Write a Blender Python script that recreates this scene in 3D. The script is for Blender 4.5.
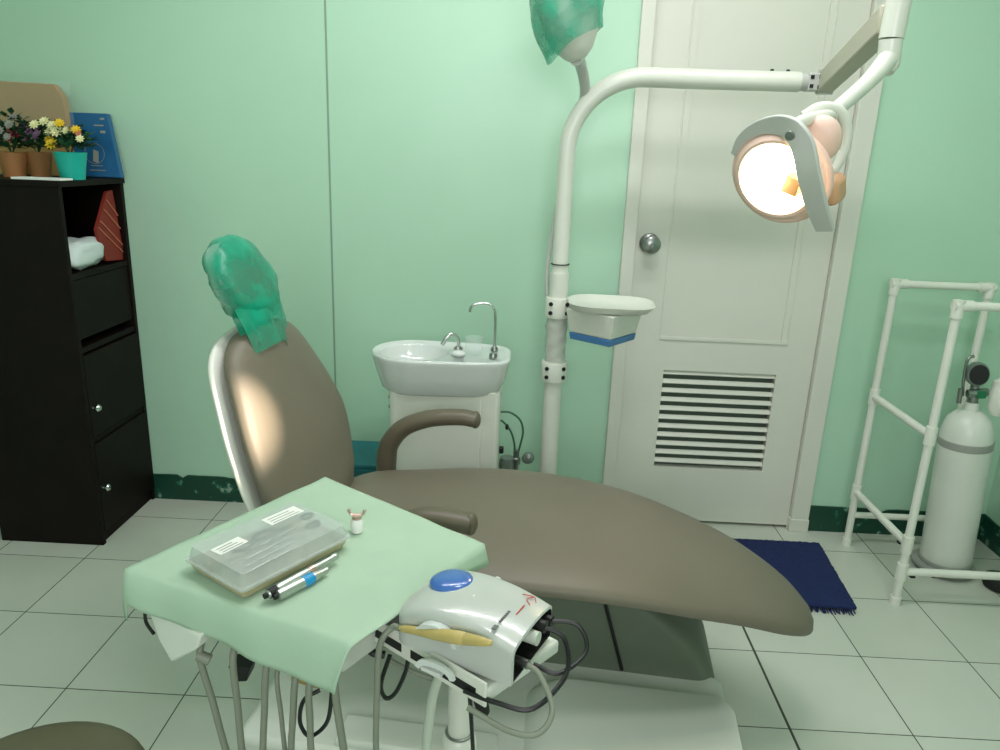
import bpy, bmesh, math, random
from mathutils import Vector, Matrix, noise
for o in list(bpy.data.objects): bpy.data.objects.remove(o)
S = bpy.context.scene; COL = S.collection
PI = math.pi; V = Vector
rnd = random.Random(7)

# ------------------------------------------------------------------ camera
F, PITCH, ROLL, YAW, H = 744.1, 0.2875, 0.0382, 0.0245, 1.3218
fwd = V((-math.sin(YAW)*math.cos(PITCH), math.cos(YAW)*math.cos(PITCH), -math.sin(PITCH)))
r0 = V((math.cos(YAW), math.sin(YAW), 0)); u0 = r0.cross(fwd)
RT = math.cos(ROLL)*r0 + math.sin(ROLL)*u0; UP = -math.sin(ROLL)*r0 + math.cos(ROLL)*u0
cd = bpy.data.cameras.new('camera'); cam = bpy.data.objects.new('camera', cd); COL.objects.link(cam)
m3 = Matrix((RT, UP, -fwd)).transposed()
cam.matrix_world = Matrix.Translation((0, 0, H)) @ m3.to_4x4()
cd.sensor_width = 36; cd.lens = F/1000*36; cd.clip_start = .02
S.camera = cam
def ray(x, y): return RT*((x-500)/F) - UP*((y-375)/F) + fwd
def aY(x, y, Y):                    # point of the room seen at a photo position, at depth Y
    d = ray(x, y); return V((0, 0, H)) + d*(Y/d.y)
def aZ(x, y, Z):                    # the same at height Z
    d = ray(x, y); return V((0, 0, H)) + d*((Z-H)/d.z)

# ------------------------------------------------------------------ light and exposure
def lin(c):
    return tuple((v/255/12.92 if v/255 <= .04045 else ((v/255+.055)/1.055)**2.4) for v in c)
S.view_settings.view_transform = 'Standard'; S.view_settings.look = 'None'
S.view_settings.gamma = 1; S.view_settings.use_curve_mapping = False
S.view_settings.exposure = 0.78
w = bpy.data.worlds.new('world'); S.world = w; w.use_nodes = True
w.node_tree.nodes['Background'].inputs[0].default_value = (.8, .9, .85, 1)
w.node_tree.nodes['Background'].inputs[1].default_value = .12
def area_light(name, loc, size, power, color, rot=(0, 0, 0)):
    l = bpy.data.lights.new(name, 'AREA'); l.shape = 'RECTANGLE'; l.size, l.size_y = size
    l.energy = power; l.color = color
    o = bpy.data.objects.new(name, l); o.location = loc; o.rotation_euler = rot; COL.objects.link(o); return o
area_light('tube_light', (.02, 1.72, 2.40), (1.9, .10), 10.5, (.97, .95, 1))
area_light('ceiling_lamp_light', (.25, 1.05, 2.40), (.4, .25), 4.2, (.97, .95, 1))
area_light('wall_fill_light', (.1, -1.52, 1.75), (1.4, 1.0), 20, (.97, .95, 1), (PI/2, 0, 0))     # added fill for the far wall, set in a made-up window

# ------------------------------------------------------------------ materials
M = {}
def mat(name, c, rough=.5, metal=0, var=0, vs=6, bump=0, bs=60, alpha=1, emit=None, es=0, trans=0, coat=0, c2=None, sss=0):
    m = bpy.data.materials.new(name); m.use_nodes = True; nt = m.node_tree; N = nt.nodes; L = nt.links
    b = N['Principled BSDF']; col = lin(c)+(1,)
    b.inputs['Base Color'].default_value = col; b.inputs['Roughness'].default_value = rough
    b.inputs['Metallic'].default_value = metal; b.inputs['Alpha'].default_value = alpha
    b.inputs['Transmission Weight'].default_value = trans; b.inputs['Coat Weight'].default_value = coat
    if emit: b.inputs['Emission Color'].default_value = lin(emit)+(1,); b.inputs['Emission Strength'].default_value = es
    tc = N.new('ShaderNodeTexCoord')
    if var or c2:
        n = N.new('ShaderNodeTexNoise'); n.inputs['Scale'].default_value = vs; n.inputs['Detail'].default_value = 5
        L.new(tc.outputs['Object'], n.inputs['Vector'])
        r = N.new('ShaderNodeValToRGB'); r.color_ramp.elements[0].position = .3; r.color_ramp.elements[1].position = .7
        if c2: a, z = col, lin(c2)+(1,)
        else: a = tuple(v*(1-var) for v in col[:3])+(1,); z = tuple(min(1, v*(1+var)) for v in col[:3])+(1,)
        r.color_ramp.elements[0].color = a; r.color_ramp.elements[1].color = z
        L.new(n.outputs['Fac'], r.inputs[0]); L.new(r.outputs[0], b.inputs['Base Color'])
    if bump:
        n = N.new('ShaderNodeTexNoise'); n.inputs['Scale'].default_value = bs; n.inputs['Detail'].default_value = 3
        L.new(tc.outputs['Object'], n.inputs['Vector'])
        bp = N.new('ShaderNodeBump'); bp.inputs['Strength'].default_value = bump; bp.inputs['Distance'].default_value = .003
        L.new(n.outputs['Fac'], bp.inputs['Height']); L.new(bp.outputs[0], b.inputs['Normal'])
    M[name] = m; return m
mat('mint', (178, 215, 189), .38, var=.035, vs=1.6, bump=.12, bs=25)
mat('ceiling', (226, 232, 222), .9, var=.03)
mat('door_white', (214, 214, 202), .4, var=.03, vs=3, bump=.1, bs=30)
mat('seam', (132, 160, 140), .6)
mat('dark', (12, 14, 13), .6)
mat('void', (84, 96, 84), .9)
mat('cabinet_wood', (20, 13, 9), .55, var=.25, vs=9)
mat('cabinet_inside', (22, 15, 14), .7)
mat('chrome', (205, 208, 205), .18, 1)
mat('steel', (150, 152, 150), .3, 1)
mat('vinyl', (112, 105, 90), .5, var=.05, vs=5, bump=.08, bs=220)
mat('arm_rubber', (98, 90, 74), .42, var=.04)
mat('shell_white', (222, 224, 214), .35, var=.02)
mat('base_plastic', (208, 213, 202), .4, var=.03, vs=4)
mat('base_shaded', (96, 106, 90), .5, var=.05, vs=4)  # pedestal cover colour, with the leg rest's shade painted in
mat('ceramic', (206, 212, 207), .14, coat=.4, var=.02)
mat('scaler_white', (186, 191, 184), .2, coat=.3, var=.02)
mat('enamel', (216, 218, 206), .28, var=.03, vs=8)
mat('pvc', (222, 224, 212), .35, var=.03, vs=10)
mat('clear_wrap', (205, 210, 200), .18, alpha=.55, bump=.8, bs=60)
mat('clear', (225, 235, 232), .08, alpha=.14)
mat('box_clear', (205, 215, 210), .2, alpha=.42, var=.06, vs=40)
mat('box_amber', (196, 184, 148), .25, alpha=.85, var=.08, vs=30)
mat('cloth', (166, 192, 168), .85, var=.02, vs=12, bump=.6, bs=22)
mat('paper', (232, 234, 228), .7)
mat('tissue', (236, 245, 232), .6)
mat('blue_dome', (62, 104, 176), .22, coat=.5)
mat('blue_print', (24, 92, 140), .35, var=.08, vs=14)
mat('blue_strip', (72, 124, 176), .4)
mat('ring_blue', (28, 140, 196), .35)
mat('handpiece_tan', (188, 168, 104), .4, var=.05, vs=40)
mat('handpiece_metal', (196, 198, 194), .38, 1)
mat('rose_metal', (200, 170, 158), .3, .8)
mat('hose_grey', (128, 134, 118), .5)
mat('hose_pale', (190, 200, 184), .4)
mat('cable', (14, 16, 15), .45)
mat('green_tube', (52, 96, 72), .4)
mat('red_print', (190, 60, 50), .5)
mat('grey_print', (95, 98, 96), .5)
mat('teal_plastic', (14, 104, 112), .42, var=.14, vs=22)
mat('pot_teal', (18, 170, 155), .4)
mat('pot_brown', (160, 108, 62), .6, var=.12, vs=14)
mat('cardboard', (168, 134, 80), .8, var=.06, vs=7)
mat('leaf', (32, 76, 44), .5, var=.3, vs=30)
mat('leaf_light', (120, 150, 60), .5, var=.25, vs=30)
mat('yellow', (232, 196, 36), .5); mat('cream', (232, 230, 176), .5)
mat('pink', (196, 52, 88), .5); mat('mauve', (112, 84, 110), .6); mat('lilac', (150, 150, 140), .6)
mat('white_soft', (214, 224, 222), .35, bump=.5, bs=25)
mat('red_cloth', (128, 36, 24), .6)
mat('stripe', (196, 120, 92), .6)
mat('mat_blue', (16, 34, 84), .95, var=.25, vs=120, bump=1, bs=260)
mat('rubber', (16, 17, 17), .6)
mat('valve_green', (24, 110, 72), .35)
mat('cylinder', (214, 218, 208), .3, var=.03, vs=8)
mat('grey_band', (150, 154, 146), .5)
mat('bulb', (255, 236, 200), .3, emit=(255, 232, 190), es=30)
mat('reflector', (250, 244, 226), .22, .55)
mat('lamp_grey', (190, 192, 186), .35)
mat('arm_beige', (182, 178, 158), .45)
mat('lamp_pink', (232, 198, 182), .45)
mat('lamp_orange', (206, 160, 122), .45)
mat('lamp_tan', (176, 140, 96), .5)
mat('tube_glow', (255, 255, 245), .4, emit=(255, 250, 235), es=4)
mat('blue_stick', (20, 54, 110), .4)
mat('stool_vinyl', (90, 87, 66), .45, var=.05)
mat('gauge', (120, 130, 122), .3, .4)

M['cabinet_wood'].node_tree.nodes['Principled BSDF'].inputs['Specular IOR Level'].default_value = .15
def nodes_of(m): return m.node_tree.nodes, m.node_tree.links
def plastic_green():
    m = mat('green_plastic', (0, 164, 128), .3, bump=.9, bs=34)
    N, L = nodes_of(m); b = N['Principled BSDF']
    tc = N.new('ShaderNodeTexCoord'); n = N.new('ShaderNodeTexNoise'); n.inputs['Scale'].default_value = 12; n.inputs['Detail'].default_value = 4
    mr = N.new('ShaderNodeMapRange'); mr.inputs[1].default_value = .3; mr.inputs[2].default_value = .7; mr.inputs[3].default_value = .35; mr.inputs[4].default_value = .85
    L.new(tc.outputs['Object'], n.inputs['Vector']); L.new(n.outputs['Fac'], mr.inputs[0]); L.new(mr.outputs[0], b.inputs['Alpha'])
plastic_green()
def floor_tiles():
    m = mat('floor_tile', (198, 203, 190), .22, bump=.06, bs=9)
    N, L = nodes_of(m); b = N['Principled BSDF']
    tc = N.new('ShaderNodeTexCoord'); sp = N.new('ShaderNodeSeparateXYZ'); L.new(tc.outputs['Object'], sp.inputs[0])
    def mth(op, a, bb=None):
        n = N.new('ShaderNodeMath'); n.operation = op
        for i, v in enumerate((a, bb)):
            if v is None: continue
            if isinstance(v, (int, float)): n.inputs[i].default_value = v
            else: L.new(v, n.inputs[i])
        return n.outputs[0]
    def joint(o, off, half):
        a = mth('DIVIDE', mth('SUBTRACT', o, off), .3)
        fr = mth('ABSOLUTE', mth('SUBTRACT', mth('FRACT', mth('ADD', a, .5)), .5))
        return mth('LESS_THAN', fr, half/.3)
    jx = joint(sp.outputs[0], .105, .0016); jy = joint(sp.outputs[1], 2.428, .0015)
    wide = mth('LESS_THAN', mth('ABSOLUTE', mth('SUBTRACT', sp.outputs[0], .7055)), .0034)
    j = mth('MAXIMUM', mth('MAXIMUM', jx, jy), wide)
    fx = N.new('ShaderNodeTexWhiteNoise'); cb = N.new('ShaderNodeCombineXYZ')
    L.new(mth('FLOOR', mth('DIVIDE', mth('SUBTRACT', sp.outputs[0], .105), .3)), cb.inputs[0])
    L.new(mth('FLOOR', mth('DIVIDE', mth('SUBTRACT', sp.outputs[1], 2.428), .3)), cb.inputs[1])
    L.new(cb.outputs[0], fx.inputs['Vector'])
    nz = N.new('ShaderNodeTexNoise'); nz.inputs['Scale'].default_value = 3; nz.inputs['Detail'].default_value = 6; L.new(tc.outputs['Object'], nz.inputs['Vector'])
    k = mth('ADD', mth('MULTIPLY', fx.outputs['Value'], .35), mth('MULTIPLY', nz.outputs['Fac'], .65))
    r = N.new('ShaderNodeValToRGB'); r.color_ramp.elements[0].color = lin((188, 194, 178))+(1,); r.color_ramp.elements[1].color = lin((208, 212, 202))+(1,)
    L.new(k, r.inputs[0])
    mx = N.new('ShaderNodeMix'); mx.data_type = 'RGBA'; L.new(j, mx.inputs['Factor']); L.new(r.outputs[0], mx.inputs['A']); mx.inputs['B'].default_value = lin((58, 66, 52))+(1,)
    L.new(mx.outputs['Result'], b.inputs['Base Color'])
    L.new(mth('ADD', mth('MULTIPLY', j, .5), .24), b.inputs['Roughness'])
floor_tiles()
def peeling():
    m = mat('green_skirting', (8, 62, 44), .45, bump=.4, bs=40)
    N, L = nodes_of(m); b = N['Principled BSDF']; tc = N.new('ShaderNodeTexCoord')
    n = N.new('ShaderNodeTexNoise'); n.inputs['Scale'].default_value = 24; n.inputs['Detail'].default_value = 8; L.new(tc.outputs['Object'], n.inputs['Vector'])
    sp = N.new('ShaderNodeSeparateXYZ'); L.new(tc.outputs['Object'], sp.inputs[0])
    # wear concentrates in the damp stretch by the chair
    mr = N.new('ShaderNodeMapRange'); L.new(sp.outputs[0], mr.inputs[0]); mr.inputs[1].default_value = -1.25; mr.inputs[2].default_value = -.93; mr.inputs[3].default_value = -.06; mr.inputs[4].default_value = .12
    mr2 = N.new('ShaderNodeMapRange'); L.new(sp.outputs[0], mr2.inputs[0]); mr2.inputs[1].default_value = -.9; mr2.inputs[2].default_value = -.5; mr2.inputs[3].default_value = 0; mr2.inputs[4].default_value = -.16
    a = N.new('ShaderNodeMath'); a.operation = 'ADD'; L.new(n.outputs['Fac'], a.inputs[0]); L.new(mr.outputs[0], a.inputs[1])
    a2 = N.new('ShaderNodeMath'); a2.operation = 'ADD'; L.new(a.outputs[0], a2.inputs[0]); L.new(mr2.outputs[0], a2.inputs[1])
    r = N.new('ShaderNodeValToRGB'); e = r.color_ramp.elements
    e[0].position = .54; e[0].color = lin((6, 62, 46))+(1,); e[1].position = .60; e[1].color = lin((28, 104, 84))+(1,)
    x = e.new(.64); x.color = lin((150, 170, 150))+(1,); x = e.new(.70); x.color = lin((96, 84, 66))+(1,)
    L.new(a2.outputs[0], r.inputs[0]); L.new(r.outputs[0], b.inputs['Base Color'])
peeling()

# ------------------------------------------------------------------ mesh helpers
def link(name, me, parent=None):
    o = bpy.data.objects.new(name, me); COL.objects.link(o)
    if parent: o.parent = parent
    return o
def obj(name, bm, m, parent=None, smooth=True, mats=None, bevel=0, sub=0, thick=0, ang=40):
    bmesh.ops.recalc_face_normals(bm, faces=bm.faces)
    me = bpy.data.meshes.new(name); bm.to_mesh(me); bm.free()
    for k in (mats or [m]): me.materials.append(M[k])
    for p in me.polygons: p.use_smooth = smooth
    o = link(name, me, parent)
    if smooth and not sub: me.set_sharp_from_angle(angle=math.radians(ang))
    if thick:
        s = o.modifiers.new('solid', 'SOLIDIFY'); s.thickness = thick
    if bevel:
        b = o.modifiers.new('bevel', 'BEVEL'); b.width = bevel; b.segments = 3; b.limit_method = 'ANGLE'; b.angle_limit = math.radians(35)
    if sub:
        s = o.modifiers.new('sub', 'SUBSURF'); s.levels = sub; s.render_levels = sub
    return o
def thing(name, label, cat, loc=(0, 0, 0), rz=0, group=None):
    o = bpy.data.objects.new(name, None); COL.objects.link(o); o.location = loc; o.rotation_euler = (0, 0, rz)
    o.empty_display_size = .05
    return tag(o, label, cat, group)
def tag(o, label, cat, group=None, kind=None):
    o['label'] = label; o['category'] = cat
    if group: o['group'] = group
    if kind: o['kind'] = kind
    return o
def lab(o, l): o['label'] = l; return o
def struct(o): o['kind'] = 'structure'; return o
def NB(): return bmesh.new()
def box(bm, lo, hi, mi=0, mx=None):
    vs = [bm.verts.new((x, y, z)) for x in (lo[0], hi[0]) for y in (lo[1], hi[1]) for z in (lo[2], hi[2])]
    if mx:
        for v in vs: v.co = mx @ v.co
    for f in ((0, 1, 3, 2), (4, 6, 7, 5), (0, 4, 5, 1), (2, 3, 7, 6), (0, 2, 6, 4), (1, 5, 7, 3)):
        fc = bm.faces.new([vs[i] for i in f]); fc.material_index = mi
    return bm
def loft(bm, rings, cap=True, closed=False, mi=0, wrap=True):
    R = [[bm.verts.new(p) for p in r] for r in rings]; n = len(R[0])
    for a, b in zip(R, R[1:] + ([R[0]] if closed else [])):
        for i in range(n if wrap else n-1):
            f = bm.faces.new((a[i], a[(i+1) % n], b[(i+1) % n], b[i])); f.material_index = mi
    if cap and not closed and wrap:
        for r in (R[0], R[-1]):
            f = bm.faces.new(r); f.material_index = mi
    return bm
def catmull(pts, k=8):
    pts = [V(p) for p in pts]
    if len(pts) < 3: return pts
    P = [pts[0]*2-pts[1]] + pts + [pts[-1]*2-pts[-2]]; out = []
    for i in range(1, len(P)-2):
        a, b, c, d = P[i-1:i+3]
        for j in range(k):
            t = j/k
            out.append(.5*((2*b)+(c-a)*t+(2*a-5*b+4*c-d)*t*t+(-a+3*b-3*c+d)*t**3))
    return out+[pts[-1]]
def tube(bm, pts, r, n=12, smooth=True, k=8, closed=False, flat=1, mi=0):
    pts = catmull(pts, k) if smooth else [V(p) for p in pts]
    m = len(pts); rings = []; prev = None
    for i, p in enumerate(pts):
        t = (pts[min(i+1, m-1)]-pts[max(i-1, 0)]).normalized()
        if prev is None:
            a = V((0, 0, 1)) if abs(t.z) < .9 else V((0, 1, 0)); x = t.cross(a).normalized()
        else: x = (prev - t*prev.dot(t)).normalized()
        prev = x; y = t.cross(x)
        if isinstance(r, (int, float)): rr = r
        else:
            q = i/(m-1)*(len(r)-1); j = min(int(q), len(r)-2); rr = r[j]+(r[j+1]-r[j])*(q-j)
        rings.append([p + x*math.cos(2*PI*s/n)*rr + y*math.sin(2*PI*s/n)*rr*flat for s in range(n)])
    return loft(bm, rings, cap=not closed, closed=closed, mi=mi)
def lathe(bm, prof, n=32, mx=None, mi=0):
    rings = [[V((r*math.cos(2*PI*s/n), r*math.sin(2*PI*s/n), z)) for s in range(n)] for r, z in prof]
    if mx: rings = [[mx @ p for p in r] for r in rings]
    return loft(bm, rings, cap=True, mi=mi)
def frame(loc, z, xh=(1, 0, 0)):
    z = V(z).normalized(); x = V(xh) if abs(z.x) < .95 else V((0, 1, 0)); x = (x-z*x.dot(z)).normalized(); y = z.cross(x)
    return Matrix.Translation(loc) @ Matrix((x, y, z)).transposed().to_4x4()
def bar(bm, a, b, w, h, up=(0, 0, 1), mi=0):
    a, b = V(a), V(b); t = (b-a).normalized(); s = t.cross(V(up)).normalized(); u = s.cross(t)
    return loft(bm, [[p+s*w/2*i+u*h/2*j for i, j in ((-1, -1), (1, -1), (1, 1), (-1, 1))] for p in (a, b)], mi=mi)
def sph(bm, c, r, sc=(1, 1, 1), u=16, v=10, mi=0):
    rings = []
    for j in range(1, v):
        th = PI*j/v
        rings.append([V(c)+V((math.sin(th)*math.cos(2*PI*i/u)*r*sc[0], math.sin(th)*math.sin(2*PI*i/u)*r*sc[1], math.cos(th)*r*sc[2])) for i in range(u)])
    return loft(bm, rings, mi=mi)
def lerp(tab, x):
    if x <= tab[0][0]: return tab[0][1]
    for (a, b), (c, d) in zip(tab, tab[1:]):
        if x <= c: t = (x-a)/(c-a); return b+(d-b)*t
    return tab[-1][1]
def slerp(tab, x):      # smooth (catmull) table interpolation
    if x <= tab[0][0]: return tab[0][1]
    for i in range(len(tab)-1):
        a, b = tab[i]; c, d = tab[i+1]
        if x <= c:
            t = (x-a)/(c-a); p = tab[max(i-1, 0)]; q = tab[min(i+2, len(tab)-1)]
            m0 = (d-p[1])/(c-p[0])*(c-a); m1 = (q[1]-b)/(q[0]-a)*(c-a)
            return (2*t**3-3*t*t+1)*b+(t**3-2*t*t+t)*m0+(-2*t**3+3*t*t)*d+(t**3-t*t)*m1
    return tab[-1][1]

# ------------------------------------------------------------------ setting
WY, RX, LX, FY, CZ = 2.585, 1.77, -1.95, -1.6, 2.5
bm = NB(); box(bm, (LX-.1, FY-.1, -.08), (RX+.1, WY+.1, 0)); struct(obj('floor', bm, 'floor_tile', smooth=False))
bm = NB(); box(bm, (LX-.1, FY-.1, CZ), (RX+.1, WY+.1, CZ+.08)); struct(obj('ceiling', bm, 'ceiling', smooth=False))
DX0, DX1, DZ = .375, 1.06, 2.03
bm = NB()
box(bm, (LX-.1, WY, 0), (DX0, WY+.1, CZ)); box(bm, (DX1, WY, 0), (RX+.1, WY+.1, CZ)); box(bm, (DX0, WY, DZ), (DX1, WY+.1, CZ))
struct(obj('wall_back', bm, 'mint', smooth=False))
bm = NB(); box(bm, (RX, FY-.1, 0), (RX+.1, WY, CZ)); struct(obj('wall_right', bm, 'mint', smooth=False))
bm = NB(); box(bm, (LX-.1, FY-.1, 0), (LX, WY, CZ)); struct(obj('wall_left', bm, 'mint', smooth=False))
bm = NB()
for a, b in (((LX, FY-.1, 0), (-.65, FY, CZ)), ((.85, FY-.1, 0), (RX, FY, CZ)), ((-.65, FY-.1, 0), (.85, FY, 1.2)), ((-.65, FY-.1, 2.3), (.85, FY, CZ))): box(bm, a, b)
struct(obj('wall_front', bm, 'mint', smooth=False))
fill_win = bpy.data.objects.new('fill_window_1', None); COL.objects.link(fill_win); fill_win.location = (.1, FY, 1.2); struct(fill_win)  # made-up window, added to carry the fill light
bm = NB()
for a, b in (((-.75, -.08, 0), (-.71, -.02, 1.1)), ((.71, -.08, 0), (.75, -.02, 1.1)), ((-.71, -.08, 0), (.71, -.02, .04)), ((-.71, -.08, 1.06), (.71, -.02, 1.1)), ((-.02, -.08, .04), (.02, -.02, 1.06))): box(bm, a, b)
obj('fill_window_frame', bm, 'door_white', fill_win, smooth=False)
bm = NB(); box(bm, (-.71, -.055, .04), (.71, -.05, 1.06)); obj('fill_window_pane', bm, 'clear', fill_win, smooth=False)
def skirting(x0, x1, y=None):
    bm = NB(); n = max(2, int(abs(x1-x0)/.02)); front = []; top = []; 
    rings = []
    for i in range(n+1):
        x = x0+(x1-x0)*i/n; h = .102 - .010*max(0, noise.noise(V((x*9, 3, 0)))) - (.012 if noise.noise(V((x*17, 9, 0))) > .35 else 0)
        if y is None: rings.append([V((x, WY, 0)), V((x, WY-.008, 0)), V((x, WY-.008, h)), V((x, WY, h))])
        else: rings.append([V((RX, x, 0)), V((RX-.008, x, 0)), V((RX-.008, x, h)), V((RX, x, h))])
    return loft(bm, rings)
bm = skirting(LX, DX0-.05); skirting_r = skirting(DX1+.062, RX)
struct(obj('baseboard_back', bm, 'green_skirting', smooth=False)); struct(obj('baseboard_back', skirting_r, 'green_skirting', smooth=False))
struct(obj('baseboard_right', skirting(FY, WY-.008, 1), 'green_skirting', smooth=False))
bm = NB(); box(bm, (-.668, WY-.002, .36), (-.662, WY, CZ)); 
struct(obj('trim_1', bm, 'seam', smooth=False))
# door
door = bpy.data.objects.new('door_1', None); COL.objects.link(door); door.location = (DX0, WY, 0); struct(door)
def D(x, y, z): return (x-DX0, y-WY, z)
bm = NB()
for a, b in (((.337, 2.567, 0), (.382, 2.60, 2.07)), ((1.052, 2.567, .045), (1.117, 2.60, 2.07)), ((.337, 2.567, 2.0), (1.117, 2.60, 2.07)), ((1.048, 2.562, 0), (1.119, 2.60, .05))):
    box(bm, D(*a), D(*b))
obj('door_frame', bm, 'door_white', door, smooth=False, bevel=.003)
lx0, lx1, lz0, lz1 = .524, .926, .226, .602
bm = NB()
y0, y1 = 2.592, 2.625
for a, b in (((.384, y0, .012), (lx0, y1, 1.995)), ((lx1, y0, .012), (1.05, y1, 1.995)), ((lx0, y0, .012), (lx1, y1, lz0)), ((lx0, y0, lz1), (lx1, y1, .722)),
             ((lx0, y0+.005, .722), (lx1, y1, 1.88)), ((lx0, y0, 1.88), (lx1, y1, 1.995))):
    box(bm, D(*a), D(*b))
leaf = obj('door_leaf', bm, 'door_white', door, smooth=False)
bm = NB()
for a, b in (((.497, y0-.005, .714), (.95, y0+.001, .727)), ((.497, y0-.003, .727), (.503, y0+.001, 1.88)), ((.944, y0-.003, .727), (.95, y0+.001, 1.88)), ((.497, y0-.004, 1.875), (.95, y0+.001, 1.886))):
    box(bm, D(*a), D(*b))
obj('panel_moulding', bm, 'door_white', door, smooth=False, bevel=.002)
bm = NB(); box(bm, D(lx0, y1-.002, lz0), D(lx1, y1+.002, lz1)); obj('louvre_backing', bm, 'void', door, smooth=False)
N_S = 11
for i in range(N_S):
    zz = lz0+.008+(lz1-lz0)*(i+.5)/N_S
    bm = NB(); c = V(D((lx0+lx1)/2, y0+.010, zz)); mx = Matrix.Translation(c) @ Matrix.Rotation(math.radians(-44), 4, 'X')
    box(bm, (-(lx1-lx0)/2, -.0025, -.0095), ((lx1-lx0)/2, .0025, .0095), mx=mx)
    obj('louvre_slat', bm, 'door_white', door, smooth=False, bevel=.001)
bm = NB()
lathe(bm, [(.0, -.001), (.033, 0), (.034, .006), (.026, .012), (.014, .016), (.012, .034), (.018, .040), (.0285, .048), (.031, .058), (.028, .068), (.018, .073), (.008, .074), (.007, .070), (0, .070)], mx=frame(D(.43, y0, 1.051), (0, -1, 0)))
kb = obj('door_knob', bm, 'steel', door); lab(kb, 'round brushed metal knob')
bm = NB(); box(bm, (DX0, WY+.06, 0), (DX1, WY+.1, DZ)); struct(obj('wall_hall', bm, 'void', smooth=False))

# ------------------------------------------------------------------ dental chair
CH = thing('dental_chair', 'reclining patient chair with taupe vinyl cushions and a white shell on a pale floor base', 'dental chair', (-.43, 1.66, 0), math.radians(-6))
def sect(w, t, n=28, e=2.6, crown=0):
    out = []
    for i in range(n):
        a = 2*PI*i/n; c, s = math.cos(a), math.sin(a)
        x = math.copysign(abs(c)**(2/e), c)*w; y = math.copysign(abs(s)**(2/e), s)*t
        if crown: y += crown*(1-(x/max(w, 1e-4))**2)
        out.append((x, y))
    return out
SEATW = [(-.02, .18), (.03, .235), (.12, .270), (.28, .285), (.42, .290), (.58, .280), (.72, .258), (.86, .222), (.97, .180), (1.05, .140), (1.11, .095), (1.14, .055), (1.155, .008)]
SEATZ = [(-.02, .462), (.12, .455), (.28, .470), (.42, .476), (.58, .471), (.72, .454), (.86, .422), (.97, .39), (1.08, .341), (1.155, .299)]
SEATT = [(-.02, .02), (.05, .034), (.2, .038), (.5, .036), (.8, .039), (1.0, .038), (1.1, .030), (1.155, .008)]
bm = NB(); rings = []
for i in range(61):
    u = -.02+1.175*(1-(1-i/60)**1.35); wv, z, t = slerp(SEATW, u), slerp(SEATZ, u), slerp(SEATT, u)
    rings.append([V((u, x, z+y)) for x, y in sect(wv, t, 36, 2.5, .014 if wv > .03 else 0)])
loft(bm, rings); obj('seat_cushion', bm, 'vinyl', CH, ang=80)
# white under shell of the seat
bm = NB(); rings = []
for i in range(21):
    u = .0+.5*i/20; rings.append([V((u, x*.7, z-.046+y)) for z in [slerp(SEATZ, u)] for x, y in sect(slerp(SEATW, u), .014, 28, 3)])
loft(bm, rings); obj('seat_pan', bm, 'shell_white', CH, ang=60)
# backrest
LEAN = .38
def backp(s, v, n): # s along height, v width, n normal (forward)
    d = V((-math.sin(LEAN), 0, math.cos(LEAN))); nn = V((math.cos(LEAN), 0, math.sin(LEAN)))
    bow = .035*math.sin(min(1, max(0, s/.5))*PI)     # slight lumbar bow
    return V((-.015, 0, .44)) + d*s + nn*(n+bow*.2) + V((0, v, 0))
BW = [(0, .18), (.04, .225), (.11, .260), (.19, .270), (.25, .264), (.32, .248), (.39, .222), (.45, .196), (.485, .168), (.51, .125), (.523, .08), (.53, .02)]
def back_mesh(s0, s1, wm, t, off, crown=0, e=2.6, n=40):
    bm = NB(); rings = []
    for i in range(n+1):
        q = i/n; s = s0+(s1-s0)*(1-(1-q)**1.6); wv = slerp(BW, (s-s0)/(s1-s0)*.53)*wm
        tt = t*min(1, (wv/.1)**.5) if q > .5 else t*min(1, .4+q*6)
        kf = 1-.42*max(0, 1-s/.24)**1.3     # far side is cut in towards the hinge
        rings.append([backp(s, x*(kf if x > 0 else 1), off+y) for x, y in sect(wv, tt, 32, e, crown*min(1, wv/.15))])
    return loft(bm, rings)
obj('backrest_cushion', back_mesh(.0, .515, .97, .030, .012, .014), 'vinyl', CH, ang=80)
obj('backrest_shell', back_mesh(-.01, .522, 1.0, .014, -.026, 0, 3), 'shell_white', CH, ang=70)
lab(CH.children[-1], 'white moulded shell behind the cushion')
bm = NB(); box(bm, (-.10, -.05, .18), (.06, .05, .44)); bar(bm, (-.06, 0, .42), (-.15, 0, .70), .08, .02); obj('backrest_hinge', bm, 'base_plastic', CH, bevel=.008)
# headrest
hr = V((-.215, 0, 1.022)); HL = .44
hd = V((-math.sin(HL), 0, math.cos(HL))); hn = V((math.cos(HL), 0, math.sin(HL)))
def hrp(s, v, n): return hr + hd*s + hn*n + V((0, v, 0))
def oval(hw, hh, t, off, fn=hrp, n=24, crown=0, cen=0, nz=0):
    bm = NB(); rings = []
    for i in range(n+1):
        a = -PI/2+PI*i/n; s = math.sin(a)*hh; wv = max(.004, math.cos(a)**.8*hw if abs(a) < PI/2-.001 else .004)
        tt = max(.003, t*math.cos(a)**.5 if abs(a) < PI/2-.001 else .003)
        ring = []
        for x, y in sect(wv, tt, 28, 2.3, crown*math.cos(a)):
            p = fn(cen+s, x, off+y)
            if nz: p += V((noise.noise(p*28), noise.noise(p*28+V((5, 0, 0))), noise.noise(p*28+V((0, 7, 0)))))*nz
            ring.append(p)
        rings.append(ring)
    return loft(bm, rings)
obj('headrest_cushion', oval(.100, .094, .026, .018, crown=-.008), 'vinyl', CH, ang=80)
obj('headrest_shell', oval(.104, .098, .014, -.014), 'shell_white', CH, ang=80)
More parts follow.
